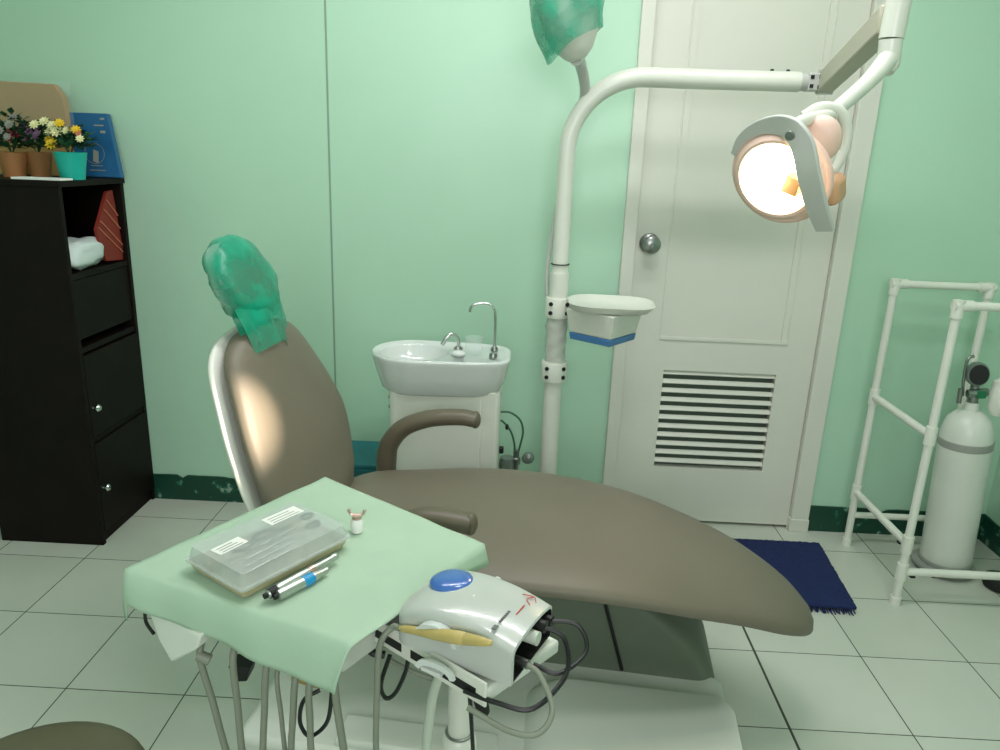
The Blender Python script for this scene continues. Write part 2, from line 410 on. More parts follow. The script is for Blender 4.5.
bm = NB(); bar(bm, backp(.40, 0, -.02), hrp(-.06, 0, -.02), .045, .012); bar(bm, backp(.40, .03, -.025), hrp(-.06, .03, -.03), .008, .008); obj('headrest_bar', bm, 'chrome', CH, bevel=.002)
# armrests
def armrest(sv):
    vv = sv*.272; bm = NB(); o_ = -.035 if sv > 0 else .03
    sh_ = -.03 if sv > 0 else .06; ln = 0 if sv > 0 else .065
    pts = [(.075+sh_, vv, .40), (.075+sh_, vv, .49), (.085+sh_, vv, .540), (.125+sh_, vv, .590), (.19+sh_*.8, vv, .622), (.25+ln*.5, vv, .634), (.295+ln, vv, .630)]
    if sv < 0: pts = [(x+.02, y, z-.022*min(1, max(0, (z-.49)/.1))) for x, y, z in pts]
    tube(bm, pts, [.026, .028, .027, .025, .023, .022, .021], 16, flat=1.25, k=6)
    sph(bm, pts[-1], .0205, (.7, 1.25 if abs(pts[-1][2]) < 0 else 1.0, 1.2), 20, 12)
    return obj('armrest', bm, 'arm_rubber', CH, ang=60)
armrest(1); armrest(-1)
# pedestal and base, in chair coordinates
def slab(pts, z0, z1, taper=0, cen=None):
    bm = NB(); c = V((sum(p[0] for p in pts)/len(pts), sum(p[1] for p in pts)/len(pts)))
    loft(bm, [[V((p[0], p[1], z0)) for p in pts], [V((c.x+(p[0]-c.x)*(1-taper), c.y+(p[1]-c.y)*(1-taper), z1)) for p in pts]]); return bm
def rrect(x0, y0, x1, y1, r, n=8):
    out = []
    for cx, cy, a0 in ((x1-r, y1-r, 0), (x0+r, y1-r, PI/2), (x0+r, y0+r, PI), (x1-r, y0+r, 3*PI/2)):
        for i in range(n+1):
            a = a0+PI/2*i/n; out.append((cx+r*math.cos(a), cy+r*math.sin(a)))
    return out
# base: wide low plinth, its upright cover and a rounded foot cover
obj('base_plate', slab(rrect(-.10, -.40, .972, .0, .03), 0, .12, .01), 'base_plastic', CH, bevel=.014)
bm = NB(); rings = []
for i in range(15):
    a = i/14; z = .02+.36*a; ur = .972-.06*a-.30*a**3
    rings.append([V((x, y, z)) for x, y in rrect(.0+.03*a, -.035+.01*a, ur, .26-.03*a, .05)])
loft(bm, rings); lab(obj('pedestal_cover', bm, 'base_shaded', CH, ang=60), 'cover under the leg rest, its shade painted in dark grey green')
bm = NB(); rings = []
for i in range(13):
    a = i/12; k = math.cos(a*PI/2); e_ = (1-k)
    rings.append([V((x, y, .02+.135*math.sin(a*PI/2)-.02*max(0, (-.12-y))*3)) for x, y in rrect(.47+.10*e_, -.60+.10*e_, .98-.012*e_, -.115-.01*e_, .05)])
loft(bm, rings); obj('foot_cover', bm, 'base_plastic', CH, ang=60)
bm = NB(); box(bm, (.10, -.44, .0), (.46, -.36, .09)); box(bm, (.12, -.385, .085), (.46, -.30, .135)); obj('foot_step', bm, 'base_plastic', CH, bevel=.008)
CI = (Matrix.Translation((-.43, 1.66, 0)) @ Matrix.Rotation(math.radians(-6), 4, 'Z')).inverted()
yl = 1.555
bm = NB(); tube(bm, [CI @ aY(583, 599, yl), CI @ aY(601, 599, yl), CI @ aY(605, 603, yl), CI @ aY(622, 670, yl-.01)], .0042, 8, smooth=False)
obj('recline_lever', bm, 'rubber', CH)

# green plastic over the headrest
cv = thing('headrest_cover', 'thin green plastic bag pulled over the headrest of the chair', 'plastic cover', (-.43, 1.66, 0), math.radians(-6))
obj('cover_hood', oval(.116, .106, .044, .004, nz=.007), 'green_plastic', cv, ang=80)
bm = NB(); rings = []
for i in range(15):
    a = i/14; ring = []
    for j in range(28):
        th = 2*PI*j/28; s = -.055-.115*a-.065*a*max(0, math.cos(th+.5))**2; rx = .100-.020*a+.012*math.sin(3*th+2*a)+(.008*math.sin(9*th)); rn = .038-.012*a+.004*math.sin(7*th+3*a)
        p = hrp(s, rx*math.cos(th)+.012*a, .004+.035*a*0+rn*math.sin(th)+.034*a)+V((-.034*a, -.045*a, -.005*a))
        ring.append(p)
    rings.append(ring)
loft(bm, rings, cap=False); obj('cover_skirt', bm, 'green_plastic', cv, ang=80)

# thin lever behind the far side of the backrest
bm = NB(); tube(bm, [backp(.33, .13, -.06), backp(.41, .15, -.065), backp(.45, .16, -.055)+V((0, 0, .035))], .0045, 10); lv = obj('recline_rod', bm, 'blue_stick', CH); lab(lv, 'thin dark blue rod')
# ------------------------------------------------------------------ teal container and things by the far wall
tb = thing('storage_box', 'teal plastic storage box on the floor behind the chair, against the wall', 'storage box', (-.55, 2.42, 0))
bm = NB(); loft(bm, [[V((x, y, z)) for x, y in rrect(-.095-k, -.10-k, .095+k, .10+k, .02, 4)] for z, k in ((0, -.01), (.27, 0), (.272, .008), (.285, .008))])
obj('box_body', bm, 'teal_plastic', tb, ang=50)
bm = NB(); loft(bm, [[V((x, y, z)) for x, y in rrect(-.10, -.108, .10, .108, .02, 4)] for z in (.286, .30)]); obj('box_lid', bm, 'teal_plastic', tb, bevel=.003)
wires = thing('wall_bracket', 'small white bracket with a brass screw on the wall, where the seam ends', 'bracket', (-.66, WY, .58))
p0 = aY(323, 378, WY)-V((-.66, WY, .58))
bm = NB(); box(bm, p0+V((-.018, -.02, -.012)), p0+V((.012, 0, .02))); obj('bracket_plate', bm, 'enamel', wires, bevel=.004)
bm = NB(); lathe(bm, [(0, 0), (.006, 0), (.006, .012), (0, .012)], 12, frame(p0+V((.012, -.006, -.022)), (0, -1, 0))); obj('screw', bm, 'steel', wires)
# ------------------------------------------------------------------ spittoon unit
SX0, SX1, SY0, SY1 = -.378, -.052, 2.10, 2.33
sp = thing('spittoon_unit', 'white spittoon with an oval ceramic bowl on a square cabinet, beside the lamp pole', 'spittoon', ((SX0+SX1)/2, 2.2, 0))
def SPT(x, y, z): return V((x-(SX0+SX1)/2, y-2.2, z))
bm = NB(); loft(bm, [[SPT(x, y, z) for x, y in rrect(SX0+k, SY0+k, SX1-k, SY1-k, .02, 4)] for z, k in ((0, .01), (.03, 0), (.64, -.004))])
obj('cabinet', bm, 'enamel', sp, ang=40)
bm = NB(); box(bm, SPT(SX0+.012, SY0-.006, .06), SPT(SX1-.052, SY0+.002, .645)); obj('cabinet_door', bm, 'enamel', sp, bevel=.003)
bm = NB(); box(bm, SPT(SX1-.050, SY0-.004, .06), SPT(SX1-.006, SY0+.002, .645)); obj('side_panel', bm, 'enamel', sp, bevel=.003)
BCX, BCY = -.318, 2.185
def outline(th, k, out=0):
    # star shaped about the bowl centre: rounded left end, squared right block
    c, s = math.cos(th), math.sin(th); best = None
    x0, x1, hy = -.445, -.022, .128
    lo, hi = 0, .6
    for _ in range(30):
        r = (lo+hi)/2; x = BCX+r*c; y = BCY+r*s
        if x < BCX: inside = ((x-BCX)/(BCX-x0))**2+((y-BCY)/hy)**2 < 1
        else:
            q = (x-BCX)/(x1-BCX); yl = .128-.014*q; inside = abs(q)**7+abs((y-BCY)/yl)**5 < 1
        if inside: lo = r
        else: hi = r
    return lo*k+out
NT = 72
def oring(k, z, out=0, shift=0): return [SPT(BCX+shift+outline(2*PI*i/NT, k, out)*math.cos(2*PI*i/NT), BCY+outline(2*PI*i/NT, k, out)*math.sin(2*PI*i/NT), z) for i in range(NT)]
def bring(rx, ry, z, dx=0): return [SPT(BCX+dx+rx*math.cos(2*PI*i/NT), BCY+ry*math.sin(2*PI*i/NT), z) for i in range(NT)]
bm = NB(); zt = .742
rings = [oring(.80, zt-.112, shift=.012), oring(.86, zt-.104, shift=.010), oring(.94, zt-.06, shift=.006), oring(.985, zt-.018), oring(1.0, zt-.006), oring(.995, zt-.001), oring(.975, zt+.001), oring(.945, zt-.002),
         bring(.108, .104, zt-.004), bring(.104, .100, zt-.010), bring(.095, .090, zt-.035), bring(.07, .066, zt-.06), bring(.03, .03, zt-.072), bring(.012, .012, zt-.074)]
loft(bm, rings); obj('basin', bm, 'ceramic', sp, ang=60)
bm = NB(); lathe(bm, [(0, 0), (.014, 0), (.014, .003), (.006, .004), (0, .002)], 16, frame(SPT(BCX, BCY, zt-.074), (0, 0, 1))); obj('drain', bm, 'steel', sp)
q = SPT(-.075, 2.22, zt)
bm = NB(); tube(bm, [q, q+V((0, 0, .09)), q+V((-.004, 0, .128)), q+V((-.02, 0, .145)), q+V((-.05, -.004, .147)), q+V((-.072, -.006, .138)), q+V((-.078, -.006, .12))], .0042, 10)
obj('cup_filler_spout', bm, 'chrome', sp)
bm = NB(); lathe(bm, [(.011, 0), (.011, .008), (.006, .014)], 16, frame(q, (0, 0, 1))); obj('spout_collar', bm, 'steel', sp)
q = SPT(-.185, 2.205, zt)
bm = NB(); tube(bm, [q, q+V((0, 0, .03)), q+V((-.012, -.004, .05)), q+V((-.03, -.01, .048)), q+V((-.048, -.016, .02))], .006, 10); obj('bowl_rinse_spout', bm, 'chrome', sp)
bm = NB(); lathe(bm, [(.014, 0), (.014, .008), (.007, .014)], 16, frame(q, (0, 0, 1))); obj('spout_collar', bm, 'steel', sp)
for x, y in ((-.075, 2.13),):
    bm = NB(); lathe(bm, [(.012, 0), (.012, .012), (.009, .016), (0, .016)], 16, frame(SPT(x, y, zt), (0, 0, 1))); obj('push_button', bm, 'steel', sp)
q = SPT(-.135, 2.175, zt+.001)
bm = NB(); lathe(bm, [(.022, 0), (.022, .01), (.026, .012), (.026, .042), (.030, .046), (.030, .05), (.024, .05), (.023, .015), (0, .015)], 24, frame(q, (0, 0, 1))); obj('cup_rest', bm, 'clear', sp)
bm = NB(); sph(bm, q+V((-.045, -.025, .004)), .018, (1.3, 1, .6)); obj('filler_cap', bm, 'ceramic', sp)
for dz in (0, .03):
    bm = NB(); lathe(bm, [(0, 0), (.006, 0), (.005, .01), (0, .01)], 10, frame(SPT(SX0-.002, SY0+.05, .60-dz), (-1, 0, 0))); obj('screw', bm, 'gauge', sp)
# valves and hoses between the spittoon and the pole
vb = thing('water_valve', 'grey water and air valves with two green hoses, between spittoon and pole', 'valve', (.03, 2.32, 0))
def VT(x, y, Y=2.32): return aY(x, y, Y)-V((.03, 2.32, 0))
bm = NB(); g = VT(528, 458); lathe(bm, [(0, -.015), (.018, -.014), (.02, 0), (.018, .014), (.010, .02), (0, .02)], 20, frame(g, (-.3, -1, .2))); obj('pressure_gauge', bm, 'gauge', vb)
bm = NB(); g2 = VT(507, 461); lathe(bm, [(.026, -.31), (.026, 0), (.022, .014), (0, .014)], 20, frame(g2, (0, 0, 1))); obj('filter_bowl', bm, 'gauge', vb)
bm = NB(); g3 = VT(516, 458); lathe(bm, [(.009, -.33), (.009, -.02), (.015, -.02), (.015, .0), (.010, .004), (.010, .03), (0, .03)], 14, frame(g3, (0, 0, 1))); obj('valve_stem', bm, 'steel', vb)
bm = NB(); tube(bm, [VT(497, 412), VT(510, 412.5), VT(520, 420), VT(523, 432), VT(520, 446), VT(517, 456)], .0035, 8); obj('hose', bm, 'green_tube', vb)
bm = NB(); tube(bm, [VT(497, 420), VT(502, 421), VT(510, 430), VT(514, 442), VT(515, 456)], .0035, 8); obj('hose', bm, 'green_tube', vb)
bm = NB(); c = VT(507, 427); sph(bm, c, .008, (.8, .8, 1.3)); obj('hose_joint', bm, 'cable', vb)
bm = NB(); c = VT(500, 450); box(bm, c-V((.012, .01, .01)), c+V((.012, .01, .012))); obj('tap', bm, 'cable', vb, bevel=.004)

# ------------------------------------------------------------------ lamp pole
PX, PY = .116, 2.3
dl = thing('dental_light', 'white dental lamp glowing on a jointed arm from a tall bent pole', 'dental light', (PX, PY, 0))
def DL(x, y, z): return V((x-PX, y-PY, z))
bm = NB()
lathe(bm, [(.13, 0), (.13, .012), (.12, .02), (.04, .024), (.029, .03), (.028, .63)], 32, frame((0, 0, 0), (0, 0, 1))); obj('lower_pole', bm, 'enamel', dl)
bm = NB(); lathe(bm, [(.029, .63), (.029, .98)], 24); obj('middle_pole', bm, 'enamel', dl)
bm = NB(); pts = [(0, 0, .86), (0, 0, 1.0), (0, 0, 1.15), (0, 0, 1.30)]
for i in range(1, 9):
    a = PI/2*i/8; pts.append((.215*(1-math.cos(a)), 0, 1.335+.215*math.sin(a)))
pts += [(.35, 0, 1.550), (.5, 0, 1.551), (.648, 0, 1.552)]
tube(bm, pts, [.0245, .0245, .0245, .0265, .0275, .0275], 24, k=4); obj('swing_arm', bm, 'enamel', dl, ang=60)
bm = NB(); lathe(bm, [(.0284, 1.005), (.0284, 1.008)], 24); obj('pole_joint_line', bm, 'dark', dl)
for z, r in ((.872, .038), (.665, .040)):
    bm = NB(); lathe(bm, [(.03, z-.031), (r, z-.031), (r+.001, z-.028), (r+.001, z+.028), (r, z+.031), (.03, z+.031)], 28)
    cl = obj('clamp_collar', bm, 'pvc', dl)
    for dz in (-.014, .014):
        for sx in (-.6, .75):
            bm = NB(); th = -PI/2+sx; lathe(bm, [(0, -.002), (.0065, -.002), (.0065, .005), (0, .006)], 10, frame((math.cos(th)*r, math.sin(th)*r, z+dz), (math.cos(th), math.sin(th), 0)))
            obj('bolt', bm, 'rubber', cl)
bm = NB(); rings = []
for i in range(19):
    z = .70+.138*i/18; rings.append([V((math.cos(a)*(.033+.005*noise.noise(V((a*2, z*40, 0)))), math.sin(a)*(.033+.005*noise.noise(V((a*2+9, z*40, 0)))), z)) for a in [2*PI*j/28 for j in range(28)]])
loft(bm, rings, cap=False); w_ = obj('plastic_wrap', bm, 'clear_wrap', dl, ang=80); lab(w_, 'clear crumpled plastic film round the pole')
# side tray on the pole
bm = NB(); mx = Matrix.Translation(DL(.266, 2.235, .898)) @ Matrix.Rotation(math.radians(-4), 4, 'Z')
def rr_z(x0, y0, x1, y1, r, z, mx=mx): return [mx @ V((x, y, z)) for x, y in rrect(x0, y0, x1, y1, r)]
loft(bm, [rr_z(-.110, -.10, .118, .10, .07, -.010), rr_z(-.120, -.113, .135, .113, .08, .006), rr_z(-.122, -.115, .137, .115, .08, .010), rr_z(-.114, -.107, .129, .107, .075, .009), rr_z(-.104, -.097, .119, .097, .07, -.002)])
ty = obj('side_tray', bm, 'enamel', dl, ang=50)
bm = NB(); mb = Matrix.Translation(DL(.255, 2.235, .84)) @ Matrix.Rotation(math.radians(-38), 4, 'Z')
def bb(k, z): return [mb @ V((x*k, y*k, z)) for x, y in ((-.085, -.085), (.085, -.085), (.085, .085), (-.085, .085))]
loft(bm, [bb(.86, -.028), bb(1.0, .045)]); obj('tray_housing', bm, 'enamel', ty, smooth=False, bevel=.004)
bm = NB(); loft(bm, [bb(.84, -.05), bb(.88, -.0285)]); lab(obj('housing_base', bm, 'blue_strip', ty, smooth=False, bevel=.003), 'blue bottom band')
bm = NB(); bar(bm, DL(.15, 2.29, .872), DL(.2, 2.25, .872), .02, .03); obj('tray_bracket', bm, 'pvc', ty)
# elbow, spring arm, post, link
E1 = V((.648, 0, 1.552))
bm = NB(); tube(bm, [E1-V((.004, 0, 0)), E1+V((.022, 0, 0))], .024, 20, smooth=False); box(bm, E1+V((.02, -.024, -.024)), E1+V((.062, .024, .024)))
el = obj('elbow_joint', bm, 'lamp_grey', dl, bevel=.004)
for dx, dz in ((.028, .012), (.028, -.012), (.05, -.014), (.052, .013)):
    bm = NB(); box(bm, E1+V((dx-.005, -.026, dz-.005)), E1+V((dx+.005, -.0235, dz+.005))); obj('joint_slot', bm, 'rubber', el)
for dx in (-.08, -.035):
    bm = NB(); lathe(bm, [(0, 0), (.006, 0), (.005, .005), (0, .006)], 10, frame(E1+V((dx, 0, .0265)), (0, 0, 1))); obj('bolt', bm, 'rubber', el)
E2 = E1+V((.075, 0, 0)); E3 = aY(893, 28, 1.66)-V((PX, PY, 0))
bm = NB(); tube(bm, [E2+V((0, 0, -.03)), E2+V((0, 0, .035))], .024, 20, smooth=False); obj('pivot', bm, 'lamp_grey', dl)
bm = NB(); bar(bm, E2+V((0, -.0, .0)), E3+V((0, .02, .02)), .044, .058); obj('spring_arm', bm, 'arm_beige', dl, bevel=.006)
E4 = aY(888, 66, 1.66)-V((PX, PY, 0))
bm = NB(); tube(bm, [E3+V((.006, 0, .13)), E3+V((0, 0, -.02))], .024, 24, smooth=False); obj('post', bm, 'enamel', dl)
bm = NB(); tube(bm, [E3+V((0, 0, -.022)), E4, E4+V((-.004, -.004, -.012))], [.0225, .022, .015], 24, smooth=False); obj('post_socket', bm, 'enamel', dl)
E5 = aY(830, 115, 1.50)-V((PX, PY, 0))
bm = NB(); tube(bm, [E4+V((0, 0, .016)), E4*.6+E5*.4+V((.002, 0, .004)), E5], [.021, .016, .014], 20); obj('lamp_link', bm, 'enamel', dl)
# head
HC = aY(783, 174, 1.47)-V((PX, PY, 0)); HF = V((-.66, -.66, -.36)).normalized()
hx = V((0, 0, 1)).cross(HF).normalized(); hy = HF.cross(hx)
HM = Matrix.Translation(HC) @ Matrix((hx, hy, HF)).transposed().to_4x4()      # local z = beam direction, y up
R_ = .092
bm = NB(); outer = [(.02, -.066), (.045, -.058), (.07, -.040), (.086, -.014), (R_, .006)]; inner = [(R_-.004, .007), (.080, -.012), (.064, -.036), (.040, -.053), (.015, -.060)]
rings = []
for r, z in outer+inner: rings.append([HM @ V((r*math.cos(2*PI*i/40), r*.93*math.sin(2*PI*i/40), z)) for i in range(40)])
loft(bm, rings); refl = obj('reflector_bowl', bm, 'reflector', dl, ang=80)
bm = NB(); tube(bm, [HM @ V((R_*math.cos(2*PI*i/40), R_*.93*math.sin(2*PI*i/40), .008)) for i in range(40)], .0085, 12, smooth=False, closed=True); obj('rim', bm, 'lamp_pink', refl)
bm = NB(); rings = []
for r, z in ((R_+.001, .004), (R_+.003, .012), (.080, .030), (.074, .030), (.074, .027), (.086, .012), (R_-.006, .006)): rings.append([HM @ V((r*math.cos(2*PI*i/40), r*.93*math.sin(2*PI*i/40), z)) for i in range(40)])
loft(bm, rings, closed=True); obj('front_ring', bm, 'lamp_pink', refl)
bm = NB(); lathe(bm, [(0, -.032), (.012, -.031), (.016, -.02), (.016, .014), (.008, .022), (0, .024)], 20, HM @ Matrix.Translation((0, 0, -.02))); bl = obj('bulb', bm, 'bulb', refl)
bm = NB(); box(bm, (.014, -.022, -.004), (.044, .012, .022), mx=HM @ Matrix.Rotation(-.35, 4, 'Z')); obj('bulb_shield', bm, 'lamp_tan', refl, bevel=.002)
# yoke band: runs along the top of the bowl and bends down across its right side
bm = NB(); rings = []
pl = catmull([(-.092, .040, .012), (-.07, .072, .014), (-.03, .094, .016), (.02, .098, .024), (.060, .074, .042), (.078, .018, .053), (.088, -.042, .046), (.094, -.092, .028)], 6)
for i, p in enumerate(pl):
    q = i/(len(pl)-1); t = (pl[min(i+1, len(pl)-1)]-pl[max(i-1, 0)]).normalized(); wd = lerp([(0, .006), (.3, .014), (.5, .022), (.85, .020), (1, .017)], q)
    nrm = V((0, 0, 1)); s = t.cross(nrm).normalized(); nn = s.cross(t)
    rings.append([HM @ (p+s*wd*a+nn*.005*b_) for a, b_ in ((-1, -1), (1, -1), (1, 1), (-1, 1))])
loft(bm, rings); obj('yoke_band', bm, 'lamp_grey', dl, bevel=.002, ang=50)
bm = NB(); lathe(bm, [(0, 0), (.009, 0), (.008, .004), (0, .005)], 14, HM @ Matrix.Translation((.040, .088, .044))); obj('yoke_screw', bm, 'gauge', dl)
# guard ring handle behind the head, up to the link
LP = HM.inverted() @ (E5)
bm = NB(); g = [E5+V((-.050, 0, -.004)), E5+V((-.022, -.002, .012)), E5+V((.014, 0, .008)), E5+V((.036, .004, -.020)), E5+V((.040, .008, -.060)), E5+V((.028, .012, -.100)), E5+V((.006, .02, -.125))]
tube(bm, g, [.009, .011, .011, .010, .009, .007], 14); obj('handle', bm, 'enamel', dl, ang=70)
bm = NB(); sph(bm, (0, 0, 0), .042, (.85, 1.0, .6), 24, 14); bmesh.ops.transform(bm, matrix=HM @ Matrix.Translation((.052, .052, -.05)), verts=bm.verts); obj('lamp_housing', bm, 'lamp_pink', dl)
bm = NB(); box(bm, (.045, -.070, -.070), (.092, -.015, -.020), mx=HM); obj('heat_vent', bm, 'lamp_orange', dl, bevel=.014)
bm = NB(); tube(bm, [E5, HM @ V((.03, .092, -.02)), HM @ V((.02, .084, .0))], [.012, .012, .010], 14); obj('head_knuckle', bm, 'enamel', dl)
# the lamp's own light: a beam towards the backrest and the glow inside the bowl
BC = V((PX, PY, 0))+HC
def spot(tgt, e, ang, blend, rad, nm):
    l = bpy.data.lights.new(nm, 'SPOT'); l.energy = e; l.spot_size = math.radians(ang); l.spot_blend = blend; l.shadow_soft_size = rad; l.color = (1, .80, .62)
    o = bpy.data.objects.new(nm, l); o.location = BC+HF*.045; d = V(tgt)-o.location; o.rotation_euler = d.to_track_quat('-Z', 'Y').to_euler(); COL.objects.link(o)
spot(aY(246, 422, 1.44), 120, 12.5, 1, .012, 'lamp_beam')
l = bpy.data.lights.new('bulb_glow', 'POINT'); l.energy = .7; l.color = (1, .85, .6); l.shadow_soft_size = .015
o = bpy.data.objects.new('bulb_glow', l); o.location = BC+HF*.02; COL.objects.link(o)

# ------------------------------------------------------------------ second lamp, bagged in green
GC = aY(569, 10, 2.12)
gl = thing('gooseneck_lamp', 'white lamp head on a slim grey neck beside the pole, under a green bag', 'lamp', tuple(GC))
n1 = aY(574, 44, 2.14)-GC
bm = NB(); rings = [] ; ax = V((-.22, 0, 1)).normalized(); MM = frame((0, 0, 0), ax)
lathe(bm, [(.016, -.125), (.030, -.117), (.050, -.095), (.072, -.05), (.080, .02), (.075, .08), (.045, .11), (0, .12)], 28, MM); obj('lamp_head', bm, 'enamel', gl)
nb = MM @ V((0, 0, -.12))
bm = NB(); npts = [nb, aY(580, 62, 2.20)-GC, aY(585, 92, 2.30)-GC, aY(577, 125, 2.36)-GC, aY(562, 185, 2.37)-GC, aY(552, 235, 2.37)-GC, aY(547, 275, 2.36)-GC, aY(548, 306, 2.345)-GC]
tube(bm, npts, [.017, .016, .015, .013, .008, .007, .007, .007], 14); obj('lamp_neck', bm, 'lamp_grey', gl, ang=70)
gb = thing('lamp_bag', 'green plastic bag wrapped over the hanging lamp head at the top edge', 'plastic cover', tuple(GC))
bm = NB(); rings = []
for i in range(17):
    a = i/16; z = -.078+.243*a; r = .078+.020*math.sin(a*PI)+.006*a
    ring = []
    for j in range(36):
        th = 2*PI*j/36; k = r*(1+.08*noise.noise(V((th*1.7, z*18, 1)))+.05*math.sin(5*th+z*30))
        low = -.02*max(0, math.cos(th-PI))*(1-a)**2-.028*max(0, math.cos(th-PI*1.15))**4*(1-a)
        ring.append(MM @ V((k*math.cos(th), k*math.sin(th), z+low+.02*max(0, math.cos(th))*(1-a))))
    rings.append(ring)
loft(bm, rings, cap=False); 
bm.faces.new([v for v in bm.verts][-36:]); obj('bag_film', bm, 'green_plastic', gb, ang=80)

# ------------------------------------------------------------------ tall cabinet
CX0, CX1, CY0, CY1, CT = -1.73, -1.378, 2.213, 2.583, 1.20
cb = thing('shelf_cabinet', 'tall dark brown cabinet with an open top shelf and knobbed doors in the left corner', 'cabinet', ((CX0+CX1)/2, (CY0+CY1)/2, 0))
def CB(x, y, z): return V((x-(CX0+CX1)/2, y-(CY0+CY1)/2, z))
def cbox(name, lo, hi, m, parent=cb, bev=.0015):
    bm = NB(); box(bm, CB(*lo), CB(*hi)); return obj(name, bm, m, parent, smooth=False, bevel=bev)
T = .018
cbox('side_panel', (CX0, CY0, 0), (CX1, CY0+T, CT-T), 'cabinet_wood'); cbox('side_panel', (CX0, CY1-T, 0), (CX1, CY1, CT-T), 'cabinet_wood')
cbox('top_panel', (CX0-.003, CY0-.004, CT-T), (CX1+.006, CY1, CT), 'cabinet_wood'); cbox('back_panel', (CX0, CY0+T, 0), (CX0+.008, CY1-T, CT-T), 'cabinet_inside')
for z in (.92, .685, .38): cbox('shelf', (CX0+.008, CY0+T, z-T), (CX1-.004, CY1-T, z), 'cabinet_wood')
cbox('plinth', (CX0+.008, CY0+T, 0), (CX1-.012, CY1-T, .04), 'cabinet_wood')
cbox('fixed_panel', (CX1-.022, CY0+T+.002, .712), (CX1-.006, CY1-T-.002, .900), 'cabinet_wood')
for z0, z1 in ((.384, .66), (.045, .360)):
    d_ = cbox('cabinet_door', (CX1-.014, CY0+T-.002, z0), (CX1+.002, CY1-.004, z1), 'cabinet_wood')
    zk = .487 if z0 > .2 else .206
    for dy in (.0,):
        bm = NB(); lathe(bm, [(.005, 0), (.005, .012), (.011, .018), (.012, .024), (.008, .030), (0, .031)], 16, frame(CB(CX1+.002, CY0+.024, zk), (1, 0, 0))); obj('door_knob', bm, 'chrome', d_)
pos = aY(3, 192, CY0)
cbox('sticker', (CX0+.018, CY0-.0012, 1.158), (CX0+.055, CY0+.0002, 1.176), 'paper', bev=0)
# things on and in the cabinet
def TH(px, py, Y): return aY(px, py, Y)
cbx = thing('cardboard_box', 'flattened brown cardboard box in clear film standing at the back of the cabinet top', 'cardboard box', (-1.63, 2.53, CT))
a0 = aY(64, 83, 2.52).x; ztop = aY(20, 83, 2.52).z
bm = NB(); loft(bm, [[V((x+1.63, y-2.53, z-CT)) for x, z in ((-1.80, CT), (a0+.01, CT), (a0, ztop-.04), (a0-.03, ztop), (-1.80, ztop+.005))] for y in (2.505, 2.535)]); obj('carton', bm, 'cardboard', cbx, bevel=.003)
bm = NB(); loft(bm, [[V((x+1.63, 2.500-2.53, z-CT)) for x in [-1.8+(a0+.03+1.8)*i/12 for i in range(13)]] for z in (CT+.1, CT+.17, ztop-.02, ztop+.006)], cap=False, wrap=False); obj('clear_film', bm, 'clear', cbx)
bb_ = thing('blue_carton', 'blue printed carton with a white glass picture leaning on the wall, right end of cabinet', 'carton', (-1.44, 2.55, CT))
def BB(px, py, Y): return aY(px, py, Y)-V((-1.44, 2.55, CT))
xl, xr = aY(66, 150, 2.54).x+1.44, aY(114, 150, 2.54).x+1.44; zt_ = aY(100, 114, 2.54).z-CT
bm = NB(); sh = Matrix.Rotation(-.06, 4, 'X'); xr2 = aY(119, 180, 2.5).x+1.44
loft(bm, [[sh @ V((x, y, 0)) for x, y in ((xl, -.035), (xr2, -.035), (xr2, -.012), (xl, -.012))], [sh @ V((x, y, zt_)) for x, y in ((xl, -.035), (xr-.004, -.035), (xr-.004, -.012), (xl, -.012))]]); obj('carton_body', bm, 'blue_print', bb_, smooth=False, bevel=.002)
def dec(x0, z0, x1, z1, y=-.0362):
    bm = NB(); box(bm, (x0, y, z0), (x1, y+.001, z1), mx=sh); obj('printed_line', bm, 'lilac', bb_, smooth=False)
dec(xr-.05, zt_-.040, xr-.018, zt_-.036); dec(xr-.028, zt_-.02, xr-.014, zt_-.014); dec(xr-.03, zt_-.062, xr-.014, zt_-.054); dec(xr-.075, .02, xr-.022, .023); dec(xr-.07, .035, xr-.03, .037)
bm = NB(); loft(bm, [[sh @ V((x, y, z)) for x, z in ((xr-.062, .05), (xr-.044, .044), (xr-.042, .082), (xr-.058, .088))] for y in (-.0364, -.0352)])
lab(obj('printed_glass', bm, 'lilac', bb_, smooth=False), 'pale printed drinking glass')
bm = NB()
for i in range(24):
    a, b2 = 2*PI*i/24, 2*PI*(i+1)/24; c0 = V((xr-.055, -.0362, .075)); r1, r2 = .032, .0335
    vs = [bm.verts.new(sh @ (c0+V((math.cos(t)*r, 0, math.sin(t)*r)))) for t, r in ((a, r1), (b2, r1), (b2, r2), (a, r2))]; bm.faces.new(vs)
obj('printed_ring', bm, 'lilac', bb_, smooth=False)
def flower_bm(bm, c, r, n, tilt, mi=0):
    mxx = Matrix.Translation(c) @ tilt.to_matrix().to_4x4()
    for layer in range(2):
        for i in range(n):
            a = 2*PI*(i+.5*layer)/n; rr = r*(1-.3*layer); d = V((math.cos(a), math.sin(a), 0)); s = V((-math.sin(a), math.cos(a), 0)); z = .15*r+layer*.2*r
            vs = [bm.verts.new(mxx @ p) for p in (V((0, 0, z*.3)), d*rr*.55+s*rr*.24+V((0, 0, z)), d*rr+V((0, 0, z*.9)), d*rr*.55-s*rr*.24+V((0, 0, z)))]
            bm.faces.new(vs)
    sph(bm, mxx @ V((0, 0, .25*r)), r*.22, u=8, v=5)
